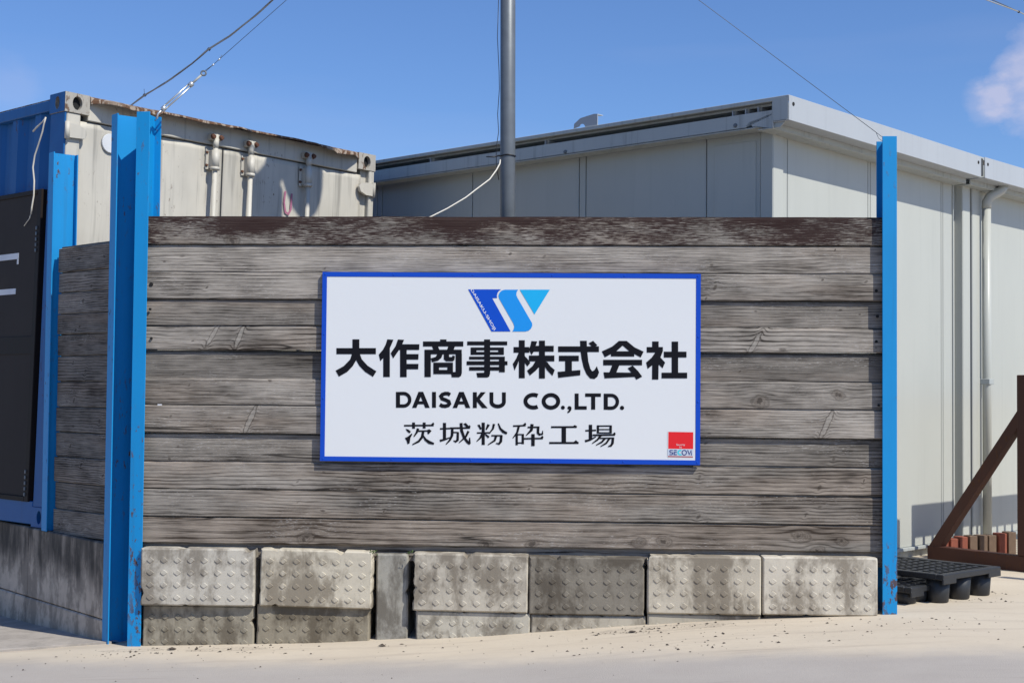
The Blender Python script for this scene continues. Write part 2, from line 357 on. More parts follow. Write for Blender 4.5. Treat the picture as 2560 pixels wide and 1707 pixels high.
# ------------------------------------------------------------------ ground
GX = [(-60, -1.52), (-6, -1.50), (-3, -1.420), (-2.5, -1.388), (-2.0, -1.362), (-1.43, -1.346), (-.79, -1.318), (.06, -1.263), (.89, -1.185), (1.5, -1.152), (1.93, -1.131), (3, -1.122), (6, -1.10), (60, -1.05)]
def gz(x, y):
    for (a, za), (b, zb) in zip(GX, GX[1:]):
        if x <= b:
            k = min(1, max(0, (x-a)/(b-a))); return za + (zb-za)*k
    return GX[-1][1]
def gzs(x, y): return sum(gz(x+d, y) for d in (-.24, -.12, 0, .12, .24))/5 + 0.004*mnoise.noise((x*1.7, y*1.7, 0)) + 0.0015*mnoise.noise((x*7, y*7, 3))
def axis(lo, hi, step, far):
    a = [lo + i*step for i in range(int((hi-lo)/step)+1)]
    l, s_ = [], step
    q = lo
    while q > -far: s_ *= 1.6; q -= s_; l.append(q)
    r, s_, q = [], step, a[-1]
    while q < far: s_ *= 1.6; q += s_; r.append(q)
    return l[::-1] + a + r
xs = axis(-4.5, 4.5, 0.06, 900); ys = axis(5.6, 10.5, 0.06, 900)
me = bpy.data.meshes.new('ground')
me.from_pydata([(x, y, gzs(x, y)+CAMH) for y in ys for x in xs], [], [(j*len(xs)+i, j*len(xs)+i+1, (j+1)*len(xs)+i+1, (j+1)*len(xs)+i) for j in range(len(ys)-1) for i in range(len(xs)-1)])
for p in me.polygons: p.use_smooth = True
t = NT('ground_sand_asphalt')
edge = t.add(t.add(t.y, t.mul(t.x, 0.215)), t.mul(t.sub(t.noise(1.3, 1.3, 0, 4, 2.0), 0.5), 0.55))
edge = t.add(edge, t.mul(t.sub(t.noise(9, 16, 0, 4, 6.0), 0.5), 0.16))
road = t.step(edge, 7.00, 6.50)
n1 = t.noise(2.2, 3.5, 0, 5, 1.0, 0.6); n2 = t.noise(30, 30, 0, 4, 4.0, 0.65); n3 = t.noise(160, 160, 0, 3, 7.0, 0.6)
sand = t.mix(n1, (0.50, 0.425, 0.33), (0.62, 0.54, 0.43))
sand = t.mix(t.mul(t.step(t.noise(1.2, 8, 0, 4, 15.0), 0.52, 0.70), 0.45), sand, (0.40, 0.335, 0.27))
sand = t.mix(t.mul(t.step(n2, 0.56, 0.74), 0.22), sand, (0.28, 0.24, 0.20))
asph = t.mix(n1, (0.345, 0.308, 0.278), (0.435, 0.395, 0.355)); asph = t.mix(t.mul(t.sub(n3, 0.35), 0.9), asph, (0.50, 0.46, 0.415))
asph = t.mix(t.mul(t.step(n3, 0.60, 0.72), 0.45), asph, (0.13, 0.125, 0.12))
for px_, py_, rx_, ry_ in ((0.78, 7.30, 0.34, 0.085), (-1.47, 7.40, 0.20, 0.05), (-1.95, 7.44, 0.16, 0.04)):
    dq = t.m('SQRT', t.add(t.m('POWER', t.m('MULTIPLY', t.sub(t.x, px_), 1/rx_), 2.0), t.m('POWER', t.m('MULTIPLY', t.sub(t.y, py_), 1/ry_), 2.0)))
    dq = t.add(dq, t.mul(t.sub(t.noise(14, 30, 0, 3, 31.0), 0.5), 0.9))
    rm = t.mul(t.mul(t.step(dq, 1.12, 0.98), t.step(dq, 0.45, 0.95, 0.25, 1.0)), t.step(t.noise(70, 110, 0, 3, 33.0), 0.40, 0.60))
    sand = t.mix(t.mul(rm, 0.55), sand, (0.20, 0.165, 0.135))
gc = t.mix(road, sand, asph)
scuff = t.mul(t.step(t.noise(0.7, 34, 0, 3, 51.0, 0.6, 0.3), 0.60, 0.70), t.step(t.noise(1.1, 2.0, 0, 2, 57.0), 0.48, 0.62))
gc = t.mix(t.mul(scuff, 0.34), gc, (0.22, 0.19, 0.165))
gc = t.mix(t.mul(t.step(t.noise(75, 75, 0, 2, 11.0), 0.76, 0.81), 0.5), gc, (0.09, 0.075, 0.06))
t.bump(t.add(t.mul(n3, t.add(t.mul(road, 0.8), 0.25)), t.mul(n2, 0.5)), 0.003, 0.7)
me.materials.append(t.done(gc, 0.95, 0, 0.1))
g_o = bpy.data.objects.new('ground', me); COL.objects.link(g_o); tag(g_o, kind='structure')

# concrete apron slab in front of the container wall, its edge a few millimetres proud of the sand
WO = V(-2.193, 7.72, 0); EW = V(-0.640, 0.768, 0); NW = V(-0.768, -0.640, 0)
def wallp(s, off, z): return W3(WO + EW*s + NW*off + V(0, 0, z))
A0, A1 = V(-2.13, 7.67, 0), V(-2.69, 7.58, 0)
ad = (A1-A0).normalized()
mb = MB(); N = 60
rows = []
for i in range(N+1):
    k = i/N*7.0
    p0 = A0 + ad*k + V(0, 0.018*mnoise.noise((k*3, 5, 0)) + 0.006*mnoise.noise((k*19, 5, 0)), 0)
    q = WO + EW*(k*0.93 - 0.10) - NW*0.05
    rows.append([Vector((p0.x + (q.x-p0.x)*j/12, p0.y + (q.y-p0.y)*j/12, 0)) for j in range(13)])
vs = [[mb.bm.verts.new((p.x, p.y, gzs(p.x, p.y)+CAMH+0.012)) for p in r] for r in rows]
sk = [mb.bm.verts.new((r[0].x, r[0].y, gzs(r[0].x, r[0].y)+CAMH-0.03)) for r in rows]
for i in range(N):
    for j in range(12): mb.bm.faces.new((vs[i][j], vs[i+1][j], vs[i+1][j+1], vs[i][j+1])).smooth = True
    mb.bm.faces.new((sk[i], sk[i+1], vs[i+1][0], vs[i][0]))
ap = concrete_mat('apron_concrete', a=(0.42, 0.375, 0.33), streak=0.3)
o = mb.build('apron_pavement', ap, kind='structure')

# ------------------------------------------------------------------ retaining wall under the container
root = empty('retaining_wall', frame(-EW, -NW, wallp(0, 0, 0)), 'stained grey concrete wall under the blue container', 'wall')
def wallpart(name, s0, s1, z0, z1, y0=0.0, y1=0.18, bev=0.006):
    return MB().box(-s1, -s0, y0, y1, z0, z1, bev).build(name, M['wall_conc'], root)
wallpart('upper_pour', 0.004, 1.080, -1.248, -0.838); wallpart('upper_pour', 1.088, 2.6, -1.248, -0.837, 0.002)
wallpart('footing', 0.0, 1.092, -1.75, -1.252, -0.004); wallpart('footing', 1.098, 2.6, -1.75, -1.252, -0.006)

# ------------------------------------------------------------------ wooden fences
def board(L, H, T, seed, sag=0.0, amp=0.0022):
    n = max(8, int(L/0.06)); secs = []; b = 0.004
    for i in range(n+1):
        x = -L/2 + L*i/n
        a = amp*mnoise.noise((x*2.2+seed, seed, 0)) + 0.0010*mnoise.noise((x*13+seed, 3, 0))
        c = amp*mnoise.noise((x*2.0+seed, seed+9, 2)) + 0.0012*mnoise.noise((x*15+seed, 8, 0))
        y = 0.003*mnoise.noise((x*1.1+seed, 4, 7)) + sag*(x/L)
        zt, zb = H/2 + a, -H/2 + c
        b1 = b*(1+0.8*mnoise.noise((x*9+seed, 1, 1))); b2 = b*(1+0.8*mnoise.noise((x*9+seed, 1, 5)))
        secs.append([(x, y+b2, zb), (x, y, zb+b2), (x, y, zt-b1), (x, y+b1, zt), (x, y+.017, zt), (x, y+.019, zt+.012), (x, y+.030, zt+.012), (x, y+.032, zt), (x, y+T, zt), (x, y+T, zb)])  # tongue added on the upper edge to stop light showing through the joints
    return sweep(secs)
def fpx(px, py):
    p = at_plane(px, py, FP, FN); return p.dot(FD), p.z
KN = [
 [(580, 600, 1.6), (1190, 598, .8), (2180, 582, 1.3), (2062, 604, 1), (905, 575, .6), (1560, 590, .7)],
 [(410, 655, .7), (455, 642, 1.0), (552, 672, .7), (812, 672, 1.0), (1780, 664, 1.1), (1275, 634, 1.1), (1360, 640, .9), (2088, 628, .6)],
 [(457, 712, .8), (518, 719, .9), (1788, 718, 1.2), (2055, 704, .9), (1765, 745, .9), (2165, 706, .8)],
 [(437, 795, .5), (1890, 775, .9), (2103, 772, .8), (2150, 785, .6)],
 [(533, 835, 1.5), (598, 842, 1.7), (482, 850, .8), (1885, 862, 1.6), (1955, 872, 1.2), (2190, 868, .6)],
 [(456, 934, .5), (1850, 930, .5)],
 [(473, 964, .9), (571, 987, .8), (675, 952, 1.1), (783, 952, .7), (1900, 1003, 1.9), (2096, 985, 1.4), (525, 982, .6)],
 [(625, 1050, 1.9), (575, 1040, 1.0), (428, 1038, .6), (2065, 1062, 2.0), (1772, 1082, .8)],
 [(443, 1118, .9), (422, 1148, .7), (2085, 1146, 1.1), (1765, 1108, .9)],
 [(1748, 1190, 1.2), (2049, 1216, 1.1), (744, 1204, .8), (810, 1182, .9), (1322, 1220, .9), (2160, 1203, .7), (1020, 1205, .8)],
 [(806, 1275, 1.0), (1746, 1291, 1.2), (2049, 1268, .9), (2014, 1287, .7), (745, 1254, .6), (1290, 1262, 1.0), (960, 1275, .7), (1767, 1308, .7)],
 [(763, 1348, 2.0), (1214, 1360, 1.6), (1330, 1358, 1.4), (1598, 1356, 1.8), (1660, 1352, 1.6), (2003, 1338, 1.9), (2046, 1374, 1.5), (2104, 1352, 1.3), (905, 1290, .5)],
]
JL = [.915, .769, .621, .476, .335, .201, .055, -.085, -.238, -.39, -.533, -.679, -.822]
JR = [.923, .779, .63, .487, .347, .213, .067, -.083, -.232, -.381, -.533, -.683, -.822]
TONE = [.88, 1.12, 1.02, .84, 1.06, .70, 1.00, 1.08, .76, .90, .84, .80]
FREQ = [70, 62, 48, 60, 45, 90, 52, 66, 58, 50, 56, 32]
BRWN = [.3, .0, .5, .2, .35, .15, .2, .35, .1, .45, .3, .7]
OFFY = [0.002, -.007, .006, -.010, .004, -.014, .002, .009, -.012, .000, .004, -.002]
ffence = empty('plank_fence', frame(FD, -FN, fence(0, 0)), 'weathered grey timber plank fence carrying the company sign', 'fence')
U0, U1 = -2.292, 1.645
for i in range(12):
    zl0, zl1 = JL[i], JL[i+1]; zr0, zr1 = JR[i], JR[i+1]
    H = ((zl0-zl1)+(zr0-zr1))/2 - (0.0065 if i not in (4,) else 0.012)
    zc = (zl0+zl1+zr0+zr1)/4 - (0.004 if i == 5 else 0); uc = (U0+U1)/2; L = U1-U0
    tilt = ((zr0+zr1)-(zl0+zl1))/2/L
    kn = []
    for px, py, s_ in KN[i]:
        u, z = fpx(px, py); 
        rg = s_ >= 1.25 and i not in (4, 7)
        if i in (4, 7) and s_ >= 1.5: kn.append((u-uc, z-zc-tilt*(u-uc), 0.052*s_, 0.0085*s_, math.radians(58 if (px+i) % 2 else 66), False))
        elif rg: kn.append((u-uc, z-zc-tilt*(u-uc), 0.026*s_+0.010, 0.016*s_+0.006, random.uniform(-.3, .3), True))
        else: kn.append((u-uc, z-zc-tilt*(u-uc), 0.020*s_*random.uniform(.8, 1.3), 0.011*s_*random.uniform(.8, 1.2), random.uniform(-.2, 1.3), False))
    mt = wood_mat('weathered_plank_wood', kn, 11.3*i+2.1, FREQ[i], TONE[i], 1.0 if i == 0 else 0.0, BRWN[i], 0.9 if i in (2, 8, 7) else 0.35, .55 if i in (4, 9, 10, 11) else .34)
    o = board(L, H, 0.045, 5.7*i, sag=random.uniform(-.006, .006)).build('plank', mt, ffence)
    o.matrix_basis = Matrix.Translation((uc, -OFFY[i], zc)) @ Matrix.Rotation(-tilt, 4, 'Y')
hole = MB(); hole.tube([(0, 0.006, 0), (0, -0.0006, 0)], [0.009, 0.009], 12); HOLE = hole.mesh('bolt_hole', M['dark'])  # flat dark disc, the shade of a hole given as colour
for px, py, s_ in ((379, 711, 1.2), (376, 773, .8), (379, 846, .8), (2190, 727, .9), (2193, 791, .9), (2190, 854, .9), (2196, 1013, .7)):
    u, z = fpx(px, py); o = inst('bolt_hole', HOLE, ffence, (u, -0.008, z)); o.scale = (s_, 1, s_)
u, z = fpx(399, 1011.5); MB().box(u-0.010, u+0.012, -0.004, 0.02, z-0.0035, z+0.0035).build('shim', M['tape'], ffence)
MB().box(U0, U1, 0.028, 0.05, -0.90, -0.80).build('gap_blocker', mt, ffence)  # added board that blocks light so the gap above the blocks stays dark
SJ = [.816, .671, .551, .427, .308, .183, .035, -.112, -.258, -.400, -.549, -.704, -.850]
sfence = empty('plank_fence', frame(-EW, -NW, wallp(0, 0, 0)), 'short shaded plank fence on the concrete wall between blue posts', 'fence')
for i in range(12):
    H = SJ[i]-SJ[i+1]-0.006; zc = (SJ[i]+SJ[i+1])/2
    kn = [(random.uniform(-.3, .3), random.uniform(-.05, .05), random.uniform(.018, .03), random.uniform(.010, .016), random.uniform(-.3, 1.2), False) for _ in range(2)]
    mt = wood_mat('weathered_plank_wood', kn, 200+7.7*i, random.choice((60, 80, 100)), random.uniform(.55, .80), 0, .25, .3)
    o = board(0.770, H, 0.045, 90+3.1*i).build('plank', mt, sfence)
    o.matrix_basis = Matrix.Translation((-0.385, 0.03+random.uniform(-.005, .005), zc*0.988)) @ Matrix.Rotation(0.032*zc + random.uniform(-.004, .004), 4, 'Y')

# ------------------------------------------------------------------ blue H-section posts
def hbeam(name, mtx, z0, z1, label, depth=0.15, width=0.075, mat='blue', tf=0.007, tw=0.005):
    r = empty(name, mtx, label, 'post')
    MB().box(-width/2, width/2, 0, tf, z0, z1, 0.0012).build('flange', M[mat], r)
    MB().box(-width/2, width/2, depth-tf, depth, z0, z1-0.003, 0.0012).build('flange', M[mat], r)
    MB().box(-tw/2, tw/2, tf-0.001, depth-tf+0.001, z0+0.001, z1-0.002).build('web', M[mat], r)
    return r
rotl = Matrix.Rotation(math.radians(-8), 3, 'Z')
post_a = hbeam('steel_post', frame(rotl @ FD, rotl @ -FN, fence(-2.292, 0, 0.042)), -1.43, 1.478, 'bright blue steel post at the left end of the signed fence')
hbeam('steel_post', frame(-EW, -NW, wallp(-0.0415, 0.006, 0)), -1.44, 1.487, 'blue steel post at the corner between wall and signed fence', mat='blue_worn')
hbeam('steel_post', frame(-EW, -NW, wallp(0.822, 0.010, 0)), -0.838, 1.384, 'short blue steel post standing on the wall beside the container corner', mat='blue_worn')
post_b = hbeam('steel_post', frame(FD, -FN, fence(1.662, 0, 0.042)), -1.19, 1.352, 'blue steel post with rust flecks at the right end of the fence')

# ------------------------------------------------------------------ concrete blocks with raised lozenges
def stud_mesh():
    m = MB(); a, b, h = 0.0225, 0.0168, 0.0042
    def ring(s_, y, rnd):
        pts = []
        for k in range(4):
            c = [(a, 0), (0, b), (-a, 0), (0, -b)]
            p, q, r_ = c[k], c[(k+1) % 4], c[k-1]
            for e in (r_, q):
                pts.append((p[0]+(e[0]-p[0])*rnd, p[1]+(e[1]-p[1])*rnd))
        return [m.bm.verts.new((x*s_, y, z*s_)) for x, z in pts]
    r0, r1 = ring(1.03, 0.001, .13), ring(0.83, -h, .13)
    for k in range(8): m.bm.faces.new((r0[k], r0[(k+1) % 8], r1[(k+1) % 8], r1[k]))
    m.bm.faces.new(r1)
    return m.mesh('stud', M['concrete'])
STUD = stud_mesh()
def block_mesh(W, H, D, seed, bev=0.008, chip=0.0022):
    b = bmesh.new()
    nx, nz = max(2, int(W/0.020)), max(2, int(H/0.020))
    m = MB(); prof = []
    # front-to-back rings of a rounded rectangle so edges can wander
    def ring(x0, x1, z0, z1, y):
        pts = [(x0+(x1-x0)*i/nx, z0) for i in range(nx)] + [(x1, z0+(z1-z0)*i/nz) for i in range(nz)] + [(x1-(x1-x0)*i/nx, z1) for i in range(nx)] + [(x0, z1-(z1-z0)*i/nz) for i in range(nz)]
        out = []
        for x, z in pts:
            nn = mnoise.noise((x*17+seed, z*17, y*30)); c2 = max(0, mnoise.noise((x*21+seed*3, z*21, 2)) - 0.34)
            k = chip*0.3*nn - 0.05*c2*(1 if y < 0.02 else 0)
            cx_, cz_ = (x-(x0+x1)/2), (z-(z0+z1)/2)
            ex = 1 if abs(abs(cx_)-(x1-x0)/2) < 1e-6 else 0; ez = 1 if abs(abs(cz_)-(z1-z0)/2) < 1e-6 else 0
            if ex and ez: k -= bev*0.2
            out.append((x+(k*math.copysign(1, cx_) if ex else 0), y, z+(k*math.copysign(1, cz_) if ez else 0)))
        return [m.bm.verts.new(p) for p in out]
    R0 = ring(-W/2+bev, W/2-bev, bev, H-bev, 0.0); R2 = ring(-W/2, W/2, 0, H, bev*1.15); R3 = ring(-W/2, W/2, 0, H, D)
    for A, B in ((R0, R2), (R2, R3)):
        for k in range(len(A)): m.bm.faces.new((A[k], A[(k+1) % len(A)], B[(k+1) % len(A)], B[k]))
    m.bm.faces.new(R0); m.bm.faces.new(R3[::-1])
    b.free()
    return m
def block(u0, u1, ztop, off, rows, label, tone=(1, 1, 1), yaw=0.0, roll=0.0, H=0.30, W=None, seed=0, studs=True, name='concrete_block'):
    off -= 0.018; k = 1 - off/7.49; uc = (u0+u1)/2*k; zt = ztop*k - (0.010 if ztop > -1 else 0); W = W or (u1-u0)*k
    mt = frame(FD, -FN, fence(uc, zt-H, off)) @ Matrix.Rotation(yaw, 4, 'Z') @ Matrix.Rotation(roll, 4, 'Y')
    r = empty(name, mt, label, 'block', 'concrete blocks stacked under the plank fence')
    o = block_mesh(W, H, 0.42, seed+3.3).build('body', M['concrete'], r); o.color = (*tone, 1)
    if studs:
        for j in range(rows):
            for i in range(8):
                x = -W/2 + 0.052 + i*(W-0.104)/7; z = H - 0.062 - j*0.0648
                s_ = inst('stud', STUD, r, (x, 0.0, z)); s_.color = (*tone, 1)
                s_.rotation_euler[1] = random.uniform(-.05, .05)
    return r
block(-2.273, -1.665, -.838, .092, 4, 'pale block in the upper row beside the left blue post', (1.0, 1.0, 1.0), yaw=math.radians(1.6), seed=1)
block(-1.637, -1.040, -.838, .085, 4, 'pale block in the upper row just left of the narrow upright', (1.08, 1.05, .98), roll=math.radians(.9), seed=2)
block(-.822, -.215, -.848, .088, 4, 'brown-streaked upper block just right of the narrow upright', (.95, .93, .90), roll=math.radians(.5), seed=3)
block(-.208, .397, -.856, .080, 4, 'darkest grey block in the middle of the upper row', (.44, .425, .41), seed=4)
block(.412, 1.006, -.843, .092, 4, 'stained upper block second from the right blue post', (.98, .95, .90), seed=5, yaw=math.radians(-.8))
block(1.014, 1.610, -.840, .090, 4, 'clean pale upper block against the right blue post', (1.10, 1.08, 1.05), seed=6)
block(-2.261, -1.662, -1.148, .048, 3, 'half buried mossy block in the lower row beside left post', (.62, .60, .55), seed=7)
block(-1.652, -1.052, -1.139, .055, 3, 'half buried dark block in the lower row left of the upright', (.55, .52, .46), roll=math.radians(.9), seed=8)
block(-.805, -.204, -1.160, .070, 2, 'half buried pale block in the lower row right of the upright', (.92, .92, .90), roll=math.radians(.9), seed=9)
block(-.196, .406, -1.170, .066, 2, 'nearly buried block under the darkest upper block', (.85, .83, .79), seed=10)
block(.414, 1.007, -1.155, .074, 1, 'low buried block second from the right blue post', (.82, .80, .75), seed=11)
block(1.020, 1.600, -1.150, .052, 0, 'buried block showing a thin strip beside the right post', (.72, .69, .66), seed=12)
block(-1.015, -.846, -.852, .030, 0, 'narrow upright concrete post between the blocks without lozenges', (.66, .68, .70), H=0.56, seed=13, studs=False, name='concrete_upright')

# ------------------------------------------------------------------ company sign
SM = frame(FD, -FN, W3(S0)) 
sign = empty('company_sign', SM, 'white company sign with blue border and black lettering on the planks', 'sign')
def suv(px, py):
    p = at_plane(px, py, S0, FN) - S0; return p.dot(FD), p.z
def zA(x, y): return suv(780+x/3.0154, 660+y/3.0154)
def zB(x, y): return suv(1260+x/3.0154, 660+y/3.0154)
def zC(x, y): return suv(1100+x/7.35, 700+y/7.35)
def zD(x, y): return suv(1640+x/14.26, 1060+y/14.26)
MB().box(-0.998, 0.998, 0.001, 0.018, -0.498, 0.498).build('panel', M['sign_white'], sign)
bw = 0.0245
for a in ((-1.0, 1.0, 0.4755, 0.5), (-1.0, 1.0, -0.5, -0.4755), (-1.0, -1.0+bw, -0.4755, 0.4755), (1.0-bw, 1.0, -0.4755, 0.4755)):
    MB().box(a[0], a[1], -0.0012, 0.019, a[2], a[3], 0.0006).build('border', M['sign_blue'], sign)
scr = MB(); scr.tube([(0, -0.0008, 0), (0, -0.0032, 0)], [0.0055, 0.004], 10); SCR = scr.mesh('screw', M['sign_blue'])
for x in (-.985, -.62, -.20, .22, .60, .985):
    for z in (.4875, -.4875): inst('screw', SCR, sign, (x, 0, z))
for z in (-.17, .17):
    for x in (-.9878, .9878): inst('screw', SCR, sign, (x, 0, z))
class Glyph:
    def __init__(s, conv, y0=-0.0005): s.m = MB(); s.c = conv; s.y = y0; s.n = 0
    def poly(s, pts, raw=False):
        y = s.y - 0.00006*s.n; s.n += 1
        q = pts if raw else [s.c(*p) for p in pts]
        b = bmesh.new(); f = b.faces.new([b.verts.new((u, y, v)) for u, v in q]); f.normal_update()
        bmesh.ops.triangulate(b, faces=[f])
        for f in b.faces:
            f.normal_update()
            if f.normal.y > 0: f.normal_flip()
        s.m.join(b); return s
    def bar(s, x0, y0, x1, y1): return s.poly([(x0, y0), (x1, y0), (x1, y1), (x0, y1)])
    def rib(s, pts, w, closed=False):                # stroke of constant or varying width
        n = len(pts); ws = w if isinstance(w, (list, tuple)) else [w]*n
        L, R_ = [], []
        for i, (x, y) in enumerate(pts):
            if closed: a, b = pts[(i-1) % n], pts[(i+1) % n]
            else: a, b = pts[max(i-1, 0)], pts[min(i+1, n-1)]
            d1 = Vector((x-a[0], y-a[1])); d2 = Vector((b[0]-x, b[1]-y))
            d1 = d1.normalized() if d1.length > 1e-6 else d2.normalized(); d2 = d2.normalized() if d2.length > 1e-6 else d1
            t_ = (d1+d2).normalized(); nn = Vector((-t_.y, t_.x)); k = ws[i]/2/max(0.5, nn.dot(Vector((-d1.y, d1.x))))
            L.append((x+nn.x*k, y+nn.y*k)); R_.append((x-nn.x*k, y-nn.y*k))
        y = s.y - 0.00006*s.n; s.n += 1
        b = bmesh.new()
        lv = [b.verts.new((*[s.c(*p)[0]], y, s.c(*p)[1])) for p in L]; rv = [b.verts.new((s.c(*p)[0], y, s.c(*p)[1])) for p in R_]
        for i in range(n if closed else n-1):
            j = (i+1) % n; b.faces.new((lv[i], lv[j], rv[j], rv[i]))
        for f in b.faces:
            f.normal_update()
            if f.normal.y > 0: f.normal_flip()
        s.m.join(b); return s
    def build(s, name, mat, parent=None, label=None):
        me = bpy.data.meshes.new(name); s.m.bm.to_mesh(me); s.m.bm.free(); me.materials.append(M[mat])
        o = bpy.data.objects.new(name, me); COL.objects.link(o); o.parent = parent or sign
        if label: o['label'] = label
        return o
def arc(cx, cy, rx, ry, a0, a1, n=14): return [(cx+rx*math.cos(math.radians(a0+(a1-a0)*i/n)), cy+ry*math.sin(math.radians(a0+(a1-a0)*i/n))) for i in range(n+1)]
K = 'sign_black'
# large characters
Glyph(zA).bar(184, 633, 482, 679).poly([(305, 567), (357, 567), (357, 640), (355, 662), (376, 718), (420, 766), (486, 808), (460, 850), (400, 812), (356, 766), (333, 725), (308, 768), (266, 812), (203, 848), (178, 803), (240, 768), (288, 718), (305, 665)]).build('character', K)
Glyph(zA).poly([(568, 567), (614, 570), (600, 605), (587, 634), (587, 851), (537, 851), (537, 708), (515, 732), (503, 682), (535, 645), (556, 605)]).poly([(648, 568), (694, 571), (681, 604), (810, 604), (808, 647), (714, 647), (714, 678), (804, 678), (802, 720), (714, 720), (714, 752), (803, 752), (801, 793), (714, 793), (714, 852), (664, 852), (664, 648), (656, 648), (612, 712), (593, 672), (630, 618)]).build('character', K)
Glyph(zA).bar(966, 568, 1014, 590).bar(837, 583, 1141, 621).poly([(904, 619), (950, 619), (962, 650), (916, 650)]).poly([(1028, 619), (1078, 619), (1067, 650), (1017, 650)]).bar(848, 645, 1129, 680).bar(848, 678, 896, 851).poly([(1083, 676), (1130, 676), (1130, 820), (1124, 842), (1108, 853), (1054, 853), (1046, 815), (1083, 812)]).poly([(946, 676), (986, 676), (976, 706), (950, 728), (905, 740), (896, 710), (932, 700)]).poly([(994, 676), (1034, 676), (1034, 700), (1056, 700), (1060, 688), (1078, 693), (1074, 722), (1062, 733), (1012, 733), (994, 718)]).bar(915, 742, 1063, 778).bar(915, 797, 1063, 829).bar(915, 776, 958, 799).bar(1021, 776, 1063, 799).build('character', K)
Glyph(zA).poly([(1298, 568), (1343, 568), (1343, 825), (1336, 848), (1320, 855), (1247, 855), (1239, 820), (1298, 818)]).bar(1170, 583, 1472, 612).bar(1196, 628, 1447, 650).bar(1196, 662, 1447, 684).bar(1196, 648, 1240, 664).bar(1404, 648, 1447, 664).bar(1185, 697, 1454, 719).bar(1410, 697, 1454, 815).bar(1166, 732, 1474, 761).bar(1185, 775, 1440, 802).build('character', K)
Glyph(zB).bar(72, 625, 190, 668).bar(112, 574, 157, 860).poly([(113, 662), (124, 688), (104, 750), (80, 803), (66, 752), (92, 712)]).poly([(153, 690), (176, 712), (199, 745), (176, 772), (150, 735)]).poly([(207, 580), (251, 583), (239, 616), (375, 616), (375, 660), (225, 660), (208, 685), (187, 645), (200, 612)]).bar(188, 689, 380, 733).bar(264, 577, 309, 862).poly([(238, 731), (268, 731), (268, 772), (240, 802), (195, 840), (174, 803), (215, 768)]).poly([(304, 731), (326, 738), (350, 770), (383, 798), (366, 842), (325, 800), (304, 765)]).build('character', K)
Glyph(zB).bar(408, 620, 716, 663).poly([(573, 578), (624, 578), (626, 640), (636, 735), (652, 790), (666, 808), (682, 798), (700, 769), (717, 816), (705, 848), (682, 866), (650, 862), (622, 830), (600, 780), (584, 710), (576, 650)]).poly([(637, 597), (672, 578), (704, 612), (670, 630)]).bar(414, 690, 564, 732).bar(461, 730, 512, 812).poly([(404, 812), (576, 798), (575, 838), (409, 857)]).build('character', K)
Glyph(zB).poly([(866, 579), (925, 579), (895, 614), (848, 656), (760, 703), (737, 658), (815, 622)]).poly([(895, 580), (925, 579), (985, 628), (1053, 660), (1031, 704), (945, 658), (893, 613)]).poly([(836, 657), (955, 657), (982, 662), (982, 697), (806, 696), (806, 672)]).bar(748, 721, 1041, 763).poly([(816, 762), (870, 762), (846, 820), (792, 822)]).poly([(750, 815), (965, 818), (990, 850), (758, 861)]).poly([(932, 785), (970, 765), (1010, 805), (1042, 848), (998, 871), (975, 835)]).build('character', K)
Glyph(zB).bar(1117, 583, 1166, 630).poly([(1076, 625), (1198, 625), (1198, 655), (1180, 704), (1215, 742), (1196, 785), (1166, 757), (1164, 870), (1116, 870), (1117, 762), (1083, 790), (1071, 742), (1112, 706), (1140, 667), (1076, 667)]).bar(1264, 584, 1313, 822).bar(1205, 660, 1376, 704).bar(1188, 818, 1381, 861).build('character', K)
# latin line
def ltr(name): return lambda g: g.build('letter', K)
g = Glyph(zA); g.bar(633, 963, 664, 1082).rib([(664, 975), (690, 975)] + arc(690, 1022, 47, 47, -90, 90, 16)[1:] + [(664, 1069)], 26); g.build('letter', K)
g = Glyph(zA); g.poly([(803, 962), (838, 962), (888, 1083), (853, 1083), (820, 1000), (788, 1083), (754, 1083)]).bar(785, 1033, 856, 1056); g.build('letter', K)
Glyph(zA).bar(905, 963, 935, 1082).build('letter', K)
def S_shape(g, x0, x1, y0, y1, w):
    xm = (x0+x1)/2; h = y1-y0; wx = (x1-x0)/2; r = wx-w/2
    p = [(x1-w*.3, y0+w*.85), (x1-wx*.55, y0+w*.5), (xm, y0+w*.48), (x0+wx*.55, y0+w*.72), (x0+w*.5, y0+h*.27), (x0+wx*.5, y0+h*.43), (xm+wx*.1, y0+h*.51), (x1-wx*.42, y0+h*.60), (x1-w*.5, y0+h*.74), (x1-wx*.5, y1-w*.70), (xm, y1-w*.48), (x0+wx*.5, y1-w*.55), (x0+w*.2, y1-w*.95)]
    g.rib(p, w); return g
S_shape(Glyph(zA), 958, 1050, 962, 1084, 28).build('letter', K)
g = Glyph(zA); g.poly([(1109, 963), (1144, 963), (1194, 1084), (1159, 1084), (1126, 1001), (1094, 1084), (1060, 1084)]).bar(1091, 1034, 1162, 1057); g.build('letter', K)
Glyph(zA).bar(1213, 965, 1243, 1084).poly([(1272, 965), (1310, 965), (1265, 1018), (1325, 1085), (1283, 1085), (1238, 1030), (1238, 1010)]).build('letter', K)
Glyph(zA).rib([(1353, 966), (1353, 1040)] + arc(1400, 1038, 47, 34, 180, 0, 14)[1:-1] + [(1447, 1040), (1447, 966)], 29).build('letter', K)
Glyph(zB).rib(arc(222, 1033, 60, 48, -58, -302, 26), 30).build('letter', K)
Glyph(zB).rib(arc(354, 1034, 55, 48, 0, 360, 32)[:-1], 30, True).build('letter', K)
Glyph(zB).poly(arc(444, 1081, 15, 15, 0, 360, 16)[:-1]).build('letter', K)
Glyph(zB).poly([(478, 1080), (486, 1070), (500, 1070), (510, 1080), (508, 1098), (497, 1115), (480, 1124), (478, 1112), (488, 1102), (490, 1096), (480, 1092)]).build('letter', K)
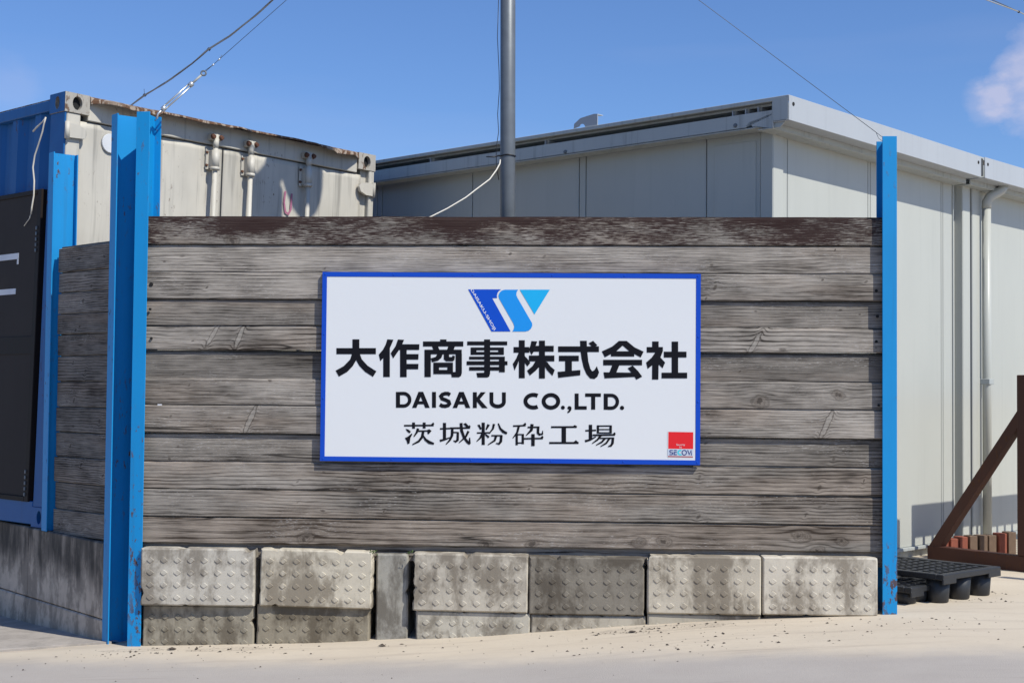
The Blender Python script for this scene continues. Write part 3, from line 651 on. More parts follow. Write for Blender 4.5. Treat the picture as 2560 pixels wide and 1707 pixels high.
Glyph(zB).bar(533, 975, 563, 1095).bar(533, 1070, 624, 1096).build('letter', K)
Glyph(zB).bar(612, 974, 731, 1000).bar(657, 975, 688, 1096).build('letter', K)
g = Glyph(zB); g.bar(752, 976, 783, 1097).rib([(783, 989), (808, 989)] + arc(808, 1037, 47, 48, -90, 90, 16)[1:] + [(783, 1085)], 26); g.build('letter', K)
Glyph(zB).poly(arc(890, 1083, 16, 16, 0, 360, 16)[:-1]).build('letter', K)
# lower line of characters
def serif(g, x, y): g.poly([(x-26, y), (x-6, y-18), (x+2, y-8), (x, y)]); return g
g = Glyph(zA); g.rib([(694, 1217), (918, 1215)], 13).rib([(766, 1193), (766, 1240)], 22).rib([(846, 1193), (846, 1238)], 22); serif(g, 920, 1210)
g.poly([(705, 1240), (728, 1246), (746, 1262), (735, 1275), (718, 1262)]).poly([(700, 1310), (722, 1300), (752, 1275), (757, 1282), (742, 1310), (736, 1350), (720, 1356), (714, 1332)])
g.rib([(800, 1238), (790, 1268), (768, 1300)], [20, 16, 8]).rib([(795, 1258), (880, 1256)], 11).poly([(868, 1250), (884, 1243), (902, 1256), (880, 1282), (872, 1278)]).rib([(838, 1262), (832, 1300), (805, 1335), (757, 1360)], [20, 20, 16, 8]).rib([(836, 1288), (856, 1322), (885, 1343), (920, 1354)], [10, 18, 24, 14]); g.build('character', K)
g = Glyph(zA); g.rib([(999, 1196), (999, 1325)], 24).rib([(965, 1241), (1042, 1238)], 12).rib([(964, 1331), (1000, 1322), (1042, 1306)], [18, 14, 8]).rib([(1040, 1236), (1192, 1234)], 13).rib([(1058, 1236), (1056, 1290), (1040, 1325), (1010, 1358)], [20, 20, 15, 7]).rib([(1060, 1268), (1100, 1268)], 10).rib([(1100, 1265), (1098, 1325), (1082, 1338), (1066, 1330)], [18, 18, 14, 6]).rib([(1124, 1197), (1128, 1255), (1146, 1305), (1172, 1340), (1188, 1356)], [22, 22, 20, 20, 14]).poly([(1186, 1306), (1193, 1308), (1197, 1350), (1190, 1360), (1178, 1350)]).rib([(1180, 1258), (1160, 1300), (1108, 1346)], [18, 15, 6]).poly([(1140, 1204), (1160, 1196), (1182, 1220), (1166, 1230)]); serif(g, 1194, 1230); g.build('character', K)
g = Glyph(zA); g.rib([(1291, 1194), (1291, 1362)], 24).rib([(1243, 1272), (1346, 1270)], 11).poly([(1246, 1212), (1264, 1208), (1280, 1240), (1268, 1250)]).poly([(1322, 1204), (1342, 1212), (1318, 1250), (1308, 1246)]).rib([(1284, 1276), (1268, 1310), (1241, 1336)], [16, 14, 6]).rib([(1302, 1278), (1316, 1290), (1334, 1306)], [8, 14, 18]).rib([(1372, 1204), (1364, 1240), (1334, 1278)], [18, 15, 7]).rib([(1404, 1200), (1420, 1240), (1442, 1262), (1470, 1276)], [10, 16, 22, 18]).rib([(1352, 1292), (1432, 1292)], 11).rib([(1428, 1288), (1424, 1335), (1410, 1354), (1386, 1350)], [20, 20, 15, 6]).rib([(1388, 1292), (1378, 1328), (1326, 1362)], [20, 15, 6]); g.build('character', K)
g = Glyph(zB); g.rib([(68, 1220), (164, 1216)], 12).rib([(112, 1220), (100, 1268), (66, 1312)], [18, 16, 6]).rib([(96, 1278), (96, 1364)], 18).rib([(142, 1280), (142, 1356)], 18).rib([(96, 1284), (150, 1284)], 10).rib([(96, 1347), (146, 1347)], 10).rib([(178, 1230), (268, 1228)], 12).rib([(212, 1205), (207, 1250), (166, 1292)], [24, 20, 6]).rib([(258, 1228), (256, 1272), (268, 1284), (290, 1280), (292, 1254)], [20, 18, 16, 12, 5]).rib([(150, 1315), (294, 1313)], 12).rib([(219, 1280), (219, 1370)], 26); serif(g, 166, 1212); serif(g, 296, 1310); g.build('character', K)
g = Glyph(zB); g.rib([(355, 1228), (548, 1227)], 14).rib([(451, 1230), (451, 1346)], 34).rib([(341, 1347), (562, 1347)], 15).poly([(518, 1222), (534, 1212), (552, 1222), (548, 1232), (520, 1232)]).poly([(522, 1342), (542, 1326), (565, 1345), (560, 1352)]); g.build('character', K)
g = Glyph(zB); g.rib([(652, 1210), (652, 1325)], 26).rib([(613, 1255), (694, 1252)], 12).rib([(611, 1334), (650, 1324), (694, 1300)], [18, 14, 7]).rib([(708, 1214), (708, 1276)], 17).rib([(804, 1216), (804, 1276)], 19).rib([(708, 1220), (812, 1219)], 10).rib([(708, 1246), (804, 1246)], 9).rib([(708, 1271), (804, 1271)], 10).rib([(668, 1289), (838, 1286)], 13).rib([(730, 1290), (706, 1322), (664, 1352)], [18, 14, 6]).rib([(712, 1312), (828, 1310)], 10).rib([(822, 1306), (818, 1350), (806, 1368), (784, 1374)], [20, 19, 16, 6]).rib([(762, 1312), (738, 1340), (694, 1364)], [17, 14, 6]).rib([(796, 1312), (772, 1348), (728, 1374)], [17, 14, 6]); serif(g, 840, 1284); g.build('character', K)
# emblem
lg = Glyph(zC).poly([(517, 172), (1122, 172), (1085, 198), (1058, 238), (1045, 288), (1050, 331), (960, 333), (1298, 945), (945, 945)]).build('emblem_stroke', 'logo_dark', label='dark blue left stroke of the emblem')
Glyph(zC).poly([(1435, 178), (1190, 178), (1135, 194), (1095, 232), (1074, 285), (1086, 340), (1348, 796), (1365, 850), (1356, 900), (1328, 945), (1565, 945), (1628, 930), (1675, 890), (1696, 838), (1690, 788), (1420, 320), (1402, 275), (1408, 225)]).build('emblem_stroke', 'logo_mid', label='mid blue wave of the emblem')
Glyph(zC).poly([(1465, 178), (2017, 178), (1737, 632)]).build('emblem_stroke', 'logo_cyan', label='cyan triangle of the emblem')
def text_mesh(s_, u0, v0, width, height, mat, parent, y, shear=0.0, rot=0.0, bold=0.0, name='lettering', anchor_rot=None):
    cu = bpy.data.curves.new('txt', 'FONT'); cu.body = s_; cu.size = 1.0; cu.offset = bold; cu.resolution_u = 3
    to = bpy.data.objects.new('txt', cu); COL.objects.link(to)
    bpy.context.view_layer.update()
    me = bpy.data.meshes.new_from_object(to.evaluated_get(bpy.context.evaluated_depsgraph_get()))
    bpy.data.objects.remove(to)
    xs_ = [v.co.x for v in me.vertices]; ys_ = [v.co.y for v in me.vertices]
    x0, x1, y0, y1 = min(xs_), max(xs_), min(ys_), max(ys_)
    for v in me.vertices:
        a = (v.co.x-x0)/(x1-x0)*width; b = (v.co.y-y0)/(y1-y0)*height
        a += b*shear
        c, s2 = math.cos(rot), math.sin(rot)
        v.co = (u0+a*c-b*s2, y, v0+a*s2+b*c)
    me.materials.clear(); me.materials.append(M[mat]); me.name = name
    o = bpy.data.objects.new(name, me); COL.objects.link(o); o.parent = parent; return o
p0, p1 = zC(556, 196), zC(985, 940)
ang = math.atan2(p1[1]-p0[1], p1[0]-p0[0]); ln = math.hypot(p1[0]-p0[0], p1[1]-p0[1])
nx_, nz_ = -math.sin(ang), math.cos(ang)
text_mesh('DAISAKU-SHOJI', p0[0]-nx_*0.001, p0[1]-nz_*0.001, ln, 0.0185, 'sign_white', sign, -0.0009, rot=ang, bold=0.018, shear=-0.35)
# small security sticker at the lower right corner
stk = Glyph(zD, -0.0004).poly([(415, 255), (1345, 262), (1335, 1190), (405, 1180)]).build('sticker', 'sign_white', label='small red and white security sticker')
Glyph(zD, -0.0007).poly([(440, 272), (1330, 285), (1325, 885), (435, 875)]).build('sticker_field', 'red', stk)
Glyph(zD, -0.0007).poly([(412, 895), (1330, 900), (1326, 1122), (408, 1118)]).build('sticker_field', 'sticker_silver', stk)
Glyph(zD, -0.0007).poly([(425, 1130), (1315, 1145), (1314, 1180), (425, 1166)]).build('sticker_field', 'dark_red', stk)
g = Glyph(zD, -0.0010); g.rib([(600, 935), (505, 932), (490, 960), (505, 1008), (585, 1012), (595, 1045), (580, 1080), (480, 1082)], 36).bar(628, 915, 742, 950).bar(628, 982, 742, 1018).bar(628, 1064, 742, 1100).bar(628, 985, 664, 1098); g.build('sticker_letter', 'navy', stk)
Glyph(zD, -0.0010).rib([(905, 935), (850, 932), (800, 960), (782, 1010), (800, 1060), (850, 1088), (915, 1090)], 52).build('sticker_letter', 'aqua', stk)
g = Glyph(zD, -0.0012); g.rib(arc(1008, 1012, 78, 84, 0, 360, 24)[:-1], 34, True).rib([(1128, 920), (1185, 1080), (1250, 935), (1262, 1108)], 36); g.build('sticker_letter', 'navy', stk)
a = zD(725, 775); b = zD(1035, 705); text_mesh('Security', a[0], a[1]-0.0005, b[0]-a[0], 0.0125, 'sign_white', stk, -0.0012, name='sticker_letter')
a = zD(835, 862); b = zD(925, 795); text_mesh('by', a[0], a[1], b[0]-a[0], 0.0105, 'sign_white', stk, -0.0012, name='sticker_letter')

# ------------------------------------------------------------------ shipping container
TLC = V(-2.696, 8.5, 1.78)
E1 = V(0.676, 0.736, -0.027).normalized(); E2 = V(-0.7365, 0.6765, 0).normalized()
CM = frame(E1, E2, W3(TLC)); 
box = empty('shipping_container', CM, 'old blue and white shipping container with rusty roof edge', 'container')
W_, L_, HB = 2.49, 6.06, 2.615
MB().box(0.02, 0.26, 0.75, 6.05, -3.5, -2.618, 0.006).build('rear_pour', M['wall_conc'], root, root.matrix_basis.inverted() @ CM)
MB().box(2.20, 2.44, 0.3, 6.05, -3.5, -2.618, 0.006).build('rear_pour', M['wall_conc'], root, root.matrix_basis.inverted() @ CM)
def plate_hole(mb, o, ax, ay, w, h, rx, ry, depth, nrm, n=20):
    """rectangular plate with an oval hole and its reveal"""
    o, ax, ay, nrm = Vector(o), Vector(ax), Vector(ay), Vector(nrm)
    inn, out, dp = [], [], []
    for k in range(n):
        a = 2*PI*k/n; c, s_ = math.cos(a), math.sin(a)
        inn.append(mb.bm.verts.new(o+ax*(c*rx)+ay*(s_*ry))); dp.append(mb.bm.verts.new(o+ax*(c*rx)+ay*(s_*ry)-nrm*depth))
        q = max(abs(c)/(w/2), abs(s_)/(h/2)); out.append(mb.bm.verts.new(o+ax*(c/q)+ay*(s_/q)))
    cor = [mb.bm.verts.new(o+ax*(sx*w/2)+ay*(sy*h/2)) for sx, sy in ((1, 1), (-1, 1), (-1, -1), (1, -1))]
    for k in range(n):
        j = (k+1) % n
        mb.bm.faces.new((out[k], out[j], inn[j], inn[k])); mb.bm.faces.new((inn[k], inn[j], dp[j], dp[k]))
    ca = [math.atan2(sy*h/2, sx*w/2) % (2*PI) for sx, sy in ((1, 1), (-1, 1), (-1, -1), (1, -1))]
    for ci, a in enumerate(ca):
        k = int(a/(2*PI/n)) % n; mb.bm.faces.new((out[k], cor[ci], out[(k+1) % n]))
def casting(x0, x1, z0, z1, mat, lab=None):
    D = 0.178; m = MB()
    xm, zm = (x0+x1)/2, (z0+z1)/2
    plate_hole(m, (xm, -0.004, zm), (1, 0, 0), (0, 0, 1), x1-x0, z1-z0, 0.033, 0.042, 0.03, (0, -1, 0))
    plate_hole(m, (x0, -0.004+D/2, zm), (0, 1, 0), (0, 0, 1), D, z1-z0, 0.026, 0.040, 0.03, (-1, 0, 0))
    a = -0.004
    for f in (((x0, a, z1), (x1, a, z1), (x1, a+D, z1), (x0, a+D, z1)), ((x0, a, z0), (x1, a, z0), (x1, a+D, z0), (x0, a+D, z0)), ((x1, a, z0), (x1, a+D, z0), (x1, a+D, z1), (x1, a, z1)), ((x0, a+D, z0), (x1, a+D, z0), (x1, a+D, z1), (x0, a+D, z1))): m.poly(f)
    bmesh.ops.remove_doubles(m.bm, verts=m.bm.verts, dist=1e-5)
    o = m.build('corner_casting', M[mat], box)
    MB().box(x0+0.026, x1-0.012, 0.026, D-0.02, z0+0.006, z1-0.006).build('cavity', M['dark'], o)  # solid dark box standing in for the shaded hollow
    return o
cl_ = casting(-0.006, 0.160, -0.120, 0.0, 'casting')
m = MB(); plate_hole(m, (-0.0075, 0.085, -0.06), (0, 1, 0), (0, 0, 1), 0.176, 0.118, 0.0262, 0.0402, 0.002, (-1, 0, 0)); m.build('blue_side', M['box_blue'], cl_)
casting(2.332, 2.494, -0.120, 0.0, 'casting')
casting(-0.006, 0.160, -HB, -HB+0.118, 'box_blue'); casting(2.332, 2.494, -HB, -HB+0.118, 'box_blue')
# corner posts: white on the door end, blue round the corner
MB().box(0.012, 0.108, 0.004, 0.05, -HB+0.118, -0.12, 0.006).build('corner_post', M['box_white'], box)
MB().box(0.000, 0.0118, 0.002, 0.17, -HB+0.118, -0.12, 0.003).build('corner_post', M['box_blue'], box)
MB().box(0.012, 0.05, 0.051, 0.165, -HB+0.118, -0.12).build('corner_post', M['box_blue'], box)
MB().box(2.440, 2.490, 0.0, 0.16, -HB+0.118, -0.12, 0.006).build('corner_post', M['box_white'], box)
MB().box(2.385, 2.44, 0.04, 0.16, -HB+0.118, -0.12).build('corner_post', M['box_white'], box)
# header and sill
MB().box(0.161, 2.331, 0.010, 0.10, -0.150, -0.012, 0.004).build('header', M['box_white'], box)
MB().box(0.161, 2.331, 0.010, 0.10, -HB+0.01, -HB+0.14, 0.004).build('sill', M['box_blue'], box)
# doors with a shallow dent pattern
def door(x0, x1):
    m = MB(); nx, nz = 44, 60; rows = []
    for j in range(nz+1):
        z = -0.158 - (HB-0.31)*j/nz; r = []
        for i in range(nx+1):
            x = x0+(x1-x0)*i/nx; e = min(1, min(x-x0, x1-x)/0.06)
            r.append(m.bm.verts.new((x, 0.030 + e*(0.012*mnoise.noise((x*2.3, z*1.6, 4)) + 0.004*mnoise.noise((x*6, z*5, 1))), z)))
        rows.append(r)
    for j in range(nz):
        for i in range(nx): m.bm.faces.new((rows[j][i], rows[j][i+1], rows[j+1][i+1], rows[j+1][i])).smooth = True
    for i in range(nx):
        for q, s_ in ((0, 1), (nz, -1)):
            a, b = rows[q][i], rows[q][i+1]
            m.bm.faces.new((a, b, m.bm.verts.new(b.co+V(0, .04, 0)), m.bm.verts.new(a.co+V(0, .04, 0))))
    for j in range(nz):
        for q in (0, nx):
            a, b = rows[j][q], rows[j+1][q]
            m.bm.faces.new((a, b, m.bm.verts.new(b.co+V(0, .04, 0)), m.bm.verts.new(a.co+V(0, .04, 0))))
    return m.build('door', M['box_white'], box)
door(0.110, 1.166); door(1.178, 2.383)
MB().box(0.10, 2.40, 0.072, 0.078, -HB+0.1, -0.10).build('door_gasket', M['seam'], box)
# locking bars
def lockbar(x):
    r = MB(); r.tube([(x, -0.026, -0.085), (x, -0.026, -HB+0.12)], 0.0165, 12)
    o = r.build('locking_bar', M['box_white'], box)
    b = MB(); b.box(x-0.046, x+0.030, 0.012, 0.022, -0.318, -0.182, 0.003); b.tube([(x, -0.026, -0.192), (x, -0.026, -0.312)], [0.0275, 0.0275], 12); b.box(x-0.0265, x+0.0265, -0.026, 0.014, -0.310, -0.194, 0.002)
    b.tube([(x, -0.026, -0.302), (x, -0.026, -0.322)], 0.031, 12)
    b.build('bearing_bracket', M['box_white'], o)
    k = MB(); k.box(x-0.040, x+0.036, -0.040, 0.012, -0.125, -0.082, 0.006); k.tube([(x, -0.026, -0.115), (x, -0.026, -0.175)], [0.021, 0.019], 10); k.build('cam_keeper', M['box_white'], o)
    for s_ in (-1, 1):
        q = MB(); q.tube([(x+s_*0.030, -0.036, -0.105), (x+s_*0.031, -0.056, -0.107)], [0.020, 0.012], 9); q.build('rusty_lug', M['rust_dark'], o)
    bo = MB()
    for zz in (-0.205, -0.290): bo.tube([(x-0.040, 0.013, zz), (x-0.040, 0.003, zz)], [0.010, 0.007], 8)
    bo.build('bolt', M['rust_dark'], o)
for x in (1.075, 1.361, 1.855): lockbar(x)
for pts in ([(0.018, -0.190), (0.075, -0.192), (0.132, -0.215), (0.140, -0.245), (0.128, -0.272), (0.018, -0.278)], [(2.482, -0.215), (2.400, -0.215), (2.345, -0.225), (2.332, -0.252), (2.348, -0.285), (2.400, -0.305), (2.482, -0.305)]):
    m = MB(); m.prism(pts, 1, -0.020, 0.004); m.build('hinge', M['box_white'], box)
    sx = 0.012 if pts[0][0] < 1 else 2.474
    m = MB(); m.tube([(sx, -0.012, min(p[1] for p in pts)-0.008), (sx, -0.012, max(p[1] for p in pts)+0.008)], 0.015, 10); m.build('hinge_pin', M['box_white'], box)
m = MB(); m.tube([(0.325, 0.022, -0.262), (0.325, 0.012, -0.262)], [0.062, 0.058], 24); m.build('round_vent_cover', M['bleach'], box)
gl = Glyph(lambda u, v: (u, v), 0.018); gl.rib([(1.695, -0.37), (1.688, -0.45), (1.702, -0.515), (1.728, -0.525), (1.748, -0.49), (1.752, -0.38)], 0.015); gl.build('pink_mark', 'pink', box)
# ragged rusty roof edge that overhangs the doors
m = MB(); top, bot = [], []
N = 90; prevs = []
for i in range(N+1):
    x = 0.162 + (2.330-0.162)*i/N
    out = 0.085 + 0.020*mnoise.noise((x*2.1, 0, 3)) + 0.010*mnoise.noise((x*7, 5, 3))
    dr = 0.020 + 0.016*mnoise.noise((x*2.7, 9, 0)) + 0.008*mnoise.noise((x*11, 2, 0)) + (0.016 if x < 0.6 or x > 2.05 else 0)
    e = min(1.0, min(x-0.150, 2.342-x)/0.12)
    out *= e
    prevs.append([(x, 0.06, 0.0), (x, 0.0, -0.003), (x, -out*.6, -0.006-dr*.25), (x, -out, -0.010-dr*.55), (x, -out-0.003, -0.012-dr)])
g_ = [[m.bm.verts.new(p) for p in r] for r in prevs]
g2 = [[m.bm.verts.new((p[0], p[1]+(0.002 if k > 2 else 0), p[2]-0.003)) for k, p in enumerate(r)] for r in prevs]
for i in range(N):
    for k in range(4):
        m.bm.faces.new((g_[i][k], g_[i+1][k], g_[i+1][k+1], g_[i][k+1])); m.bm.faces.new((g2[i][k], g2[i][k+1], g2[i+1][k+1], g2[i+1][k]))
    m.bm.faces.new((g_[i][4], g_[i+1][4], g2[i+1][4], g2[i][4]))
m.build('roof_edge', M['rust'], box, label='ragged rusty roof edge')
MB().box(0.02, 2.47, 0.065, L_-0.05, -0.06, -0.016).build('roof', M['rust'], box)
# side: rails, corrugated sheet, dark door with tape
MB().box(0.0, 0.06, 0.176, L_-0.17, -0.096, -0.030, 0.004).build('top_rail', M['box_blue'], box)
MB().box(0.0, 0.05, 0.176, L_-0.17, -HB+0.012, -HB+0.150, 0.004).build('bottom_rail', M['box_blue'], box)
m = MB(); pr = []; y = 0.17
while y < L_-0.2:
    for dy, x in ((0.0, 0.052), (0.072, 0.052), (0.140, 0.016), (0.210, 0.016)): pr.append((x, y+dy))
    y += 0.278
a = [m.bm.verts.new((x, yy, -0.097)) for x, yy in pr]; b = [m.bm.verts.new((x, yy, -HB+0.15)) for x, yy in pr]
for i in range(len(pr)-1): m.bm.faces.new((a[i], a[i+1], b[i+1], b[i]))
m.build('corrugated_side', M['box_blue'], box)
MB().box(2.44, 2.455, 0.17, L_-0.1, -HB+0.02, -0.02).build('corrugated_side', M['box_blue'], box)
MB().box(0.03, 2.45, L_-0.1, L_-0.05, -HB+0.02, -0.02).build('end_wall', M['box_blue'], box)
MB().box(0.03, 2.45, 0.1, L_-0.1, -HB+0.03, -HB+0.12).build('floor', M['dark'], box)
sd = MB().box(-0.004, 0.03, 0.262, 1.60, -2.44, -0.60, 0.002).build('side_door', M['dark_door'], box, label='dark brown side door')
for a in ((0.215, 0.262, -2.47, -0.572), (1.60, 1.65, -2.47, -0.572)):
    MB().box(-0.012, 0.03, a[0], a[1], a[2], a[3], 0.003).build('door_frame', M['door_frame'], sd)
MB().box(-0.012, 0.03, 0.263, 1.599, -0.600, -0.572, 0.003).build('door_frame', M['door_frame'], sd)
MB().box(-0.012, 0.03, 0.263, 1.599, -2.47, -2.44, 0.003).build('door_frame', M['door_frame'], sd)
MB().box(-0.009, 0.0, 0.263, 1.599, -1.58, -1.47, 0.002).build('door_rail', M['door_frame'], sd)
for z in (-0.80, -2.28):
    hh = MB()
    for k in range(5): hh.box(-0.020, -0.011, 0.243, 0.256, z-0.034*k-0.022, z-0.034*k, 0.002)
    hh.build('hinge', M['galv'], sd)
MB().box(-0.0065, -0.004, 0.470, 1.05, -0.987, -0.950).build('tape_strip', M['tape'], sd)
MB().box(-0.0067, -0.004, 0.470, 0.487, -1.020, -0.988).build('tape_strip', M['tape'], sd)
MB().box(-0.0065, -0.004, 0.488, 1.05, -1.205, -1.170).build('tape_strip', M['tape'], sd)

# loose white cable hanging from the container corner
def side_pt(zx, zy, x=-0.02):
    n = -E1; p0 = TLC + E1*x; return W3(at_plane(zx/3.0154, 200+zy/3.0154, p0, n))
cb = empty('hanging_cable', Matrix.Identity(4), 'thin off-white cable dangling beside the dark side door', 'cable')
MB().tube([side_pt(345, 282), side_pt(332, 330), side_pt(320, 390), side_pt(292, 480), side_pt(262, 570), side_pt(248, 660), side_pt(258, 760), side_pt(255, 870), side_pt(240, 960), side_pt(235, 1010)], 0.0050, 7).build('sheath', M['cable_white'], cb)
MB().tube([side_pt(236, 1000), side_pt(222, 1045), side_pt(182, 1100)], 0.0028, 6).build('bare_end', M['cable_white'], cb)
MB().tube([side_pt(345, 284), side_pt(318, 320), side_pt(280, 355), side_pt(250, 388)], [0.003, 0.004, 0.0062, 0.0062], 7).build('cut_end', M['cable_white'], cb)

# ------------------------------------------------------------------ prefab building
ER = V(0.688, 0.7257, 0).normalized(); EL = V(-ER.y, ER.x, 0)
BC = V(1.578, 8.6, 0)
bld = empty('prefab_building', frame(ER, EL, W3(BC)), 'pale grey prefabricated building with flat roof and white fascia', 'building')
WM = M['wall_white']
ZB, ZT = -1.045, 1.62
def bbox(name, x0, x1, y0, y1, z0, z1, mat='wall_white', bev=0.004, parent=bld, label=None):
    return MB().box(x0, x1, y0, y1, z0, z1, bev).build(name, M[mat], parent, label=label)
def panels_r(edges, z0=ZB, z1=ZT, y=0.012):
    for a, b in zip(edges, edges[1:]): bbox('wall_panel', a+0.0035, b-0.0035, y, y+0.05, z0, z1, bev=0.003)
bbox('corner_column', 0.0, 0.117, 0.0, 0.093, ZB, ZT-0.01, bev=0.006)
panels_r([0.117, 0.178, 1.160, 1.192, 2.200, 2.228, 2.372])
bbox('wall_backing', 0.10, 2.60, 0.064, 0.075, ZB, ZT, 'seam', 0)
bbox('recess_panel', 2.374, 2.476, 0.045, 0.06, ZB, ZT, bev=0)
bbox('rusty_seam', 2.370, 2.378, 0.004, 0.05, ZB, ZT, 'trim', 0)
bbox('end_column', 2.476, 2.596, -0.020, 0.08, ZB, ZT-0.01, bev=0.006)
bbox('end_column', 2.648, 2.772, -0.012, 0.08, ZB, ZT-0.01, bev=0.006)
bbox('column_gap', 2.596, 2.648, 0.05, 0.06, ZB-0.1, ZT, 'seam', 0)
panels_r([2.774, 3.80, 3.83, 4.85, 4.88, 6.0])
bbox('wall_backing', 2.66, 6.0, 0.064, 0.075, ZB, ZT, 'seam', 0)
m = MB(); m.tube([(2.812, -0.045, 1.42), (2.812, -0.045, -1.05)], 0.033, 14)
dp_ = m.build('downpipe', M['wall_white'], bld)
m = MB(); m.tube([(2.812, -0.045, 1.40), (2.812, -0.048, 1.45), (2.82, -0.066, 1.485), (2.85, -0.095, 1.51), (2.885, -0.125, 1.535), (2.90, -0.14, 1.575)], [0.036]*5+[0.040], 14); m.build('pipe_elbow', M['wall_white'], dp_)
bbox('pipe_clip', 2.775, 2.850, -0.082, 0.012, 0.085, 0.125, 'trim', 0.002, dp_)
bbox('base_rail', -0.01, 2.60, -0.012, 0.03, -1.068, -1.046, 'trim', 0.002)
bbox('base_beam', 0.0, 2.60, 0.035, 0.10, -1.30, -1.066, 'trim', 0.002)
bbox('base_rail', 2.65, 6.0, -0.012, 0.03, -1.068, -1.046, 'trim', 0.002)
bbox('base_beam', 2.65, 6.0, 0.035, 0.10, -1.30, -1.066, 'trim', 0.002)
# fascia gutters on the sunlit side: they fall slightly to the right
def fascia(x0, x1, zt0, zt1, h):
    r = []
    def sl(zb, zt, ya, yb, name, mat, nudge=0):
        q = MB(); b = bmesh.new()
        v = [b.verts.new((x, y, (zt0 + (zt1-zt0)*(x-x0)/(x1-x0)) + z)) for z in (zb, zt) for y in (ya, yb) for x in (x0+nudge, x1-nudge)]
        for f in ((0, 2, 3, 1), (4, 5, 7, 6), (0, 1, 5, 4), (2, 6, 7, 3), (0, 4, 6, 2), (1, 3, 7, 5)): b.faces.new([v[i] for i in f])
        bmesh.ops.bevel(b, geom=list(b.edges), offset=0.002, segments=1, affect='EDGES')
        q.join(b); return q.build(name, M[mat], bld)
    f = sl(-h, 0, -0.212, -0.206, 'fascia', 'fascia')
    sl(-h, -h+0.006, -0.2055, -0.10, 'gutter_bottom', 'fascia', 0.002)
    sl(-h-0.030, -0.02, -0.099, -0.09, 'gutter_back', 'trim', 0.002)
    sl(-h-0.036, -h-0.030, -0.099, 0.012, 'soffit', 'trim', 0.004)
    for xx in (x0+0.045, x1-0.045):
        k = MB(); zc = zt0 + (zt1-zt0)*(xx-x0)/(x1-x0) - 0.048
        k.tube([(xx, -0.2125, zc), (xx, -0.2145, zc)], 0.012, 12); k.build('bolt_hole', M['dark'], f)
    return f
fascia(-0.157, 2.371, 1.765, 1.717, 0.150); fascia(2.433, 6.0, 1.722, 1.70, 0.152)
bbox('gutter_joint', 2.374, 2.430, -0.200, -0.10, 1.585, 1.71, 'seam', 0.002)
bbox('end_cap', -0.158, -0.154, -0.204, -0.10, 1.622, 1.752, 'trim', 0)
# shaded side
def panels_l(edges):
    for a, b in zip(edges, edges[1:]): bbox('wall_panel', 0.012, 0.062, a+0.004, b-0.004, ZB, 1.628, bev=0.003)
panels_l([0.095, 0.504, 1.506, 1.566, 2.60, 3.60, 3.66, 4.7, 5.8])
bbox('wall_backing', 0.062, 0.07, 0.10, 5.8, ZB, 1.62, 'seam', 0)
bbox('inset_panel', 0.007, 0.012, 0.130, 0.440, ZB+0.1, 1.555, bev=0.002)
# eaves trim, dark slot with webs, thin roof lip
m = MB(); m.prism([(-0.181, 1.693), (-0.177, 1.616), (-0.140, 1.585), (-0.07, 1.585), (0.008, 1.606), (0.058, 1.610), (0.062, 1.626), (0.080, 1.638), (0.096, 1.628), (0.102, 1.610), (5.8, 1.610), (5.8, 1.691)], 0, -0.14, -0.134)
m.prism([(-0.10, 1.606), (5.8, 1.606), (5.8, 1.600), (-0.10, 1.600)], 0, -0.133, -0.004); m.build('eaves_trim', M['trim'], bld)
bbox('eaves_slot', 0.06, 0.07, -0.05, 5.8, 1.60, 1.741, 'trim', 0)
bbox('wall_cap', 0.0, 0.059, 0.08, 5.8, 1.630, 1.634, 'trim', 0)
bbox('roof_lining', -0.099, 0.26, -0.087, 5.8, 1.728, 1.7415, 'trim', 0)
for yy in (-0.095, 0.02, 0.11, 0.205, 1.75, 2.9): bbox('eaves_web', -0.132, 0.0, yy, yy+0.006, 1.64, 1.728, 'fascia', 0)
bbox('roof_lip', -0.157, -0.10, -0.206, 5.8, 1.741, 1.766, 'trim', 0.002)
bbox('roof_sheet', -0.098, 6.0, -0.088, 5.8, 1.742, 1.7625, 'trim', 0)
m = MB(); pts = [(1.27, 1.766), (1.27, 1.842), (1.30, 1.846), (1.42, 1.832), (1.475, 1.800), (1.478, 1.768)] + [(1.405+0.026*math.cos(a), 1.768+0.026*math.sin(a)) for a in [PI*k/8 for k in range(1, 8)]][::1] + [(1.378, 1.768)]
m.prism(pts, 0, -0.150, -0.145); br = m.build('roof_bracket', M['fascia'], bld)
bbox('bracket_flange', -0.1445, -0.09, 1.272, 1.30, 1.838, 1.843, 'fascia', 0, br)
for yy, zz in ((1.56, 1.622), (0.18, 1.632)):
    k = MB(); k.tube([(-0.141, yy, zz), (-0.150, yy, zz)], [0.014, 0.010], 8); k.build('bolt', M['galv'], bld)

# ------------------------------------------------------------------ pole, with unseen gear above the frame shaped to cast the container shadow
PX, PY = -0.023, 8.2
pole = empty('utility_pole', Matrix.Translation((PX, PY, 0)) @ Matrix.Rotation(math.radians(-0.43), 4, 'Y'), 'grey galvanised steel pole standing behind the sign fence', 'pole')
ZP0, ZP1 = -1.35+CAMH, 4.35+CAMH
MB().tube([(0.009, 0, ZP0), (0.009, 0, ZP1)], 0.0438, 28).build('shaft', M['galv'], pole)
m = MB(); zt = 1.362+CAMH
m.tube([(0.009+0.0462*math.cos(a), 0.0462*math.sin(a), zt+0.002*math.sin(3*a)) for a in [2*PI*k/28 for k in range(29)]], 0.0042, 6, False); tie = m.build('cable_tie', M['black_tie'], pole)
MB().tube([(-0.038, -0.02, zt), (-0.07, -0.045, zt-0.012), (-0.115, -0.055, zt-0.013)], [0.0045, 0.0045, 0.003], 6).build('tie_tail', M['black_tie'], tie)
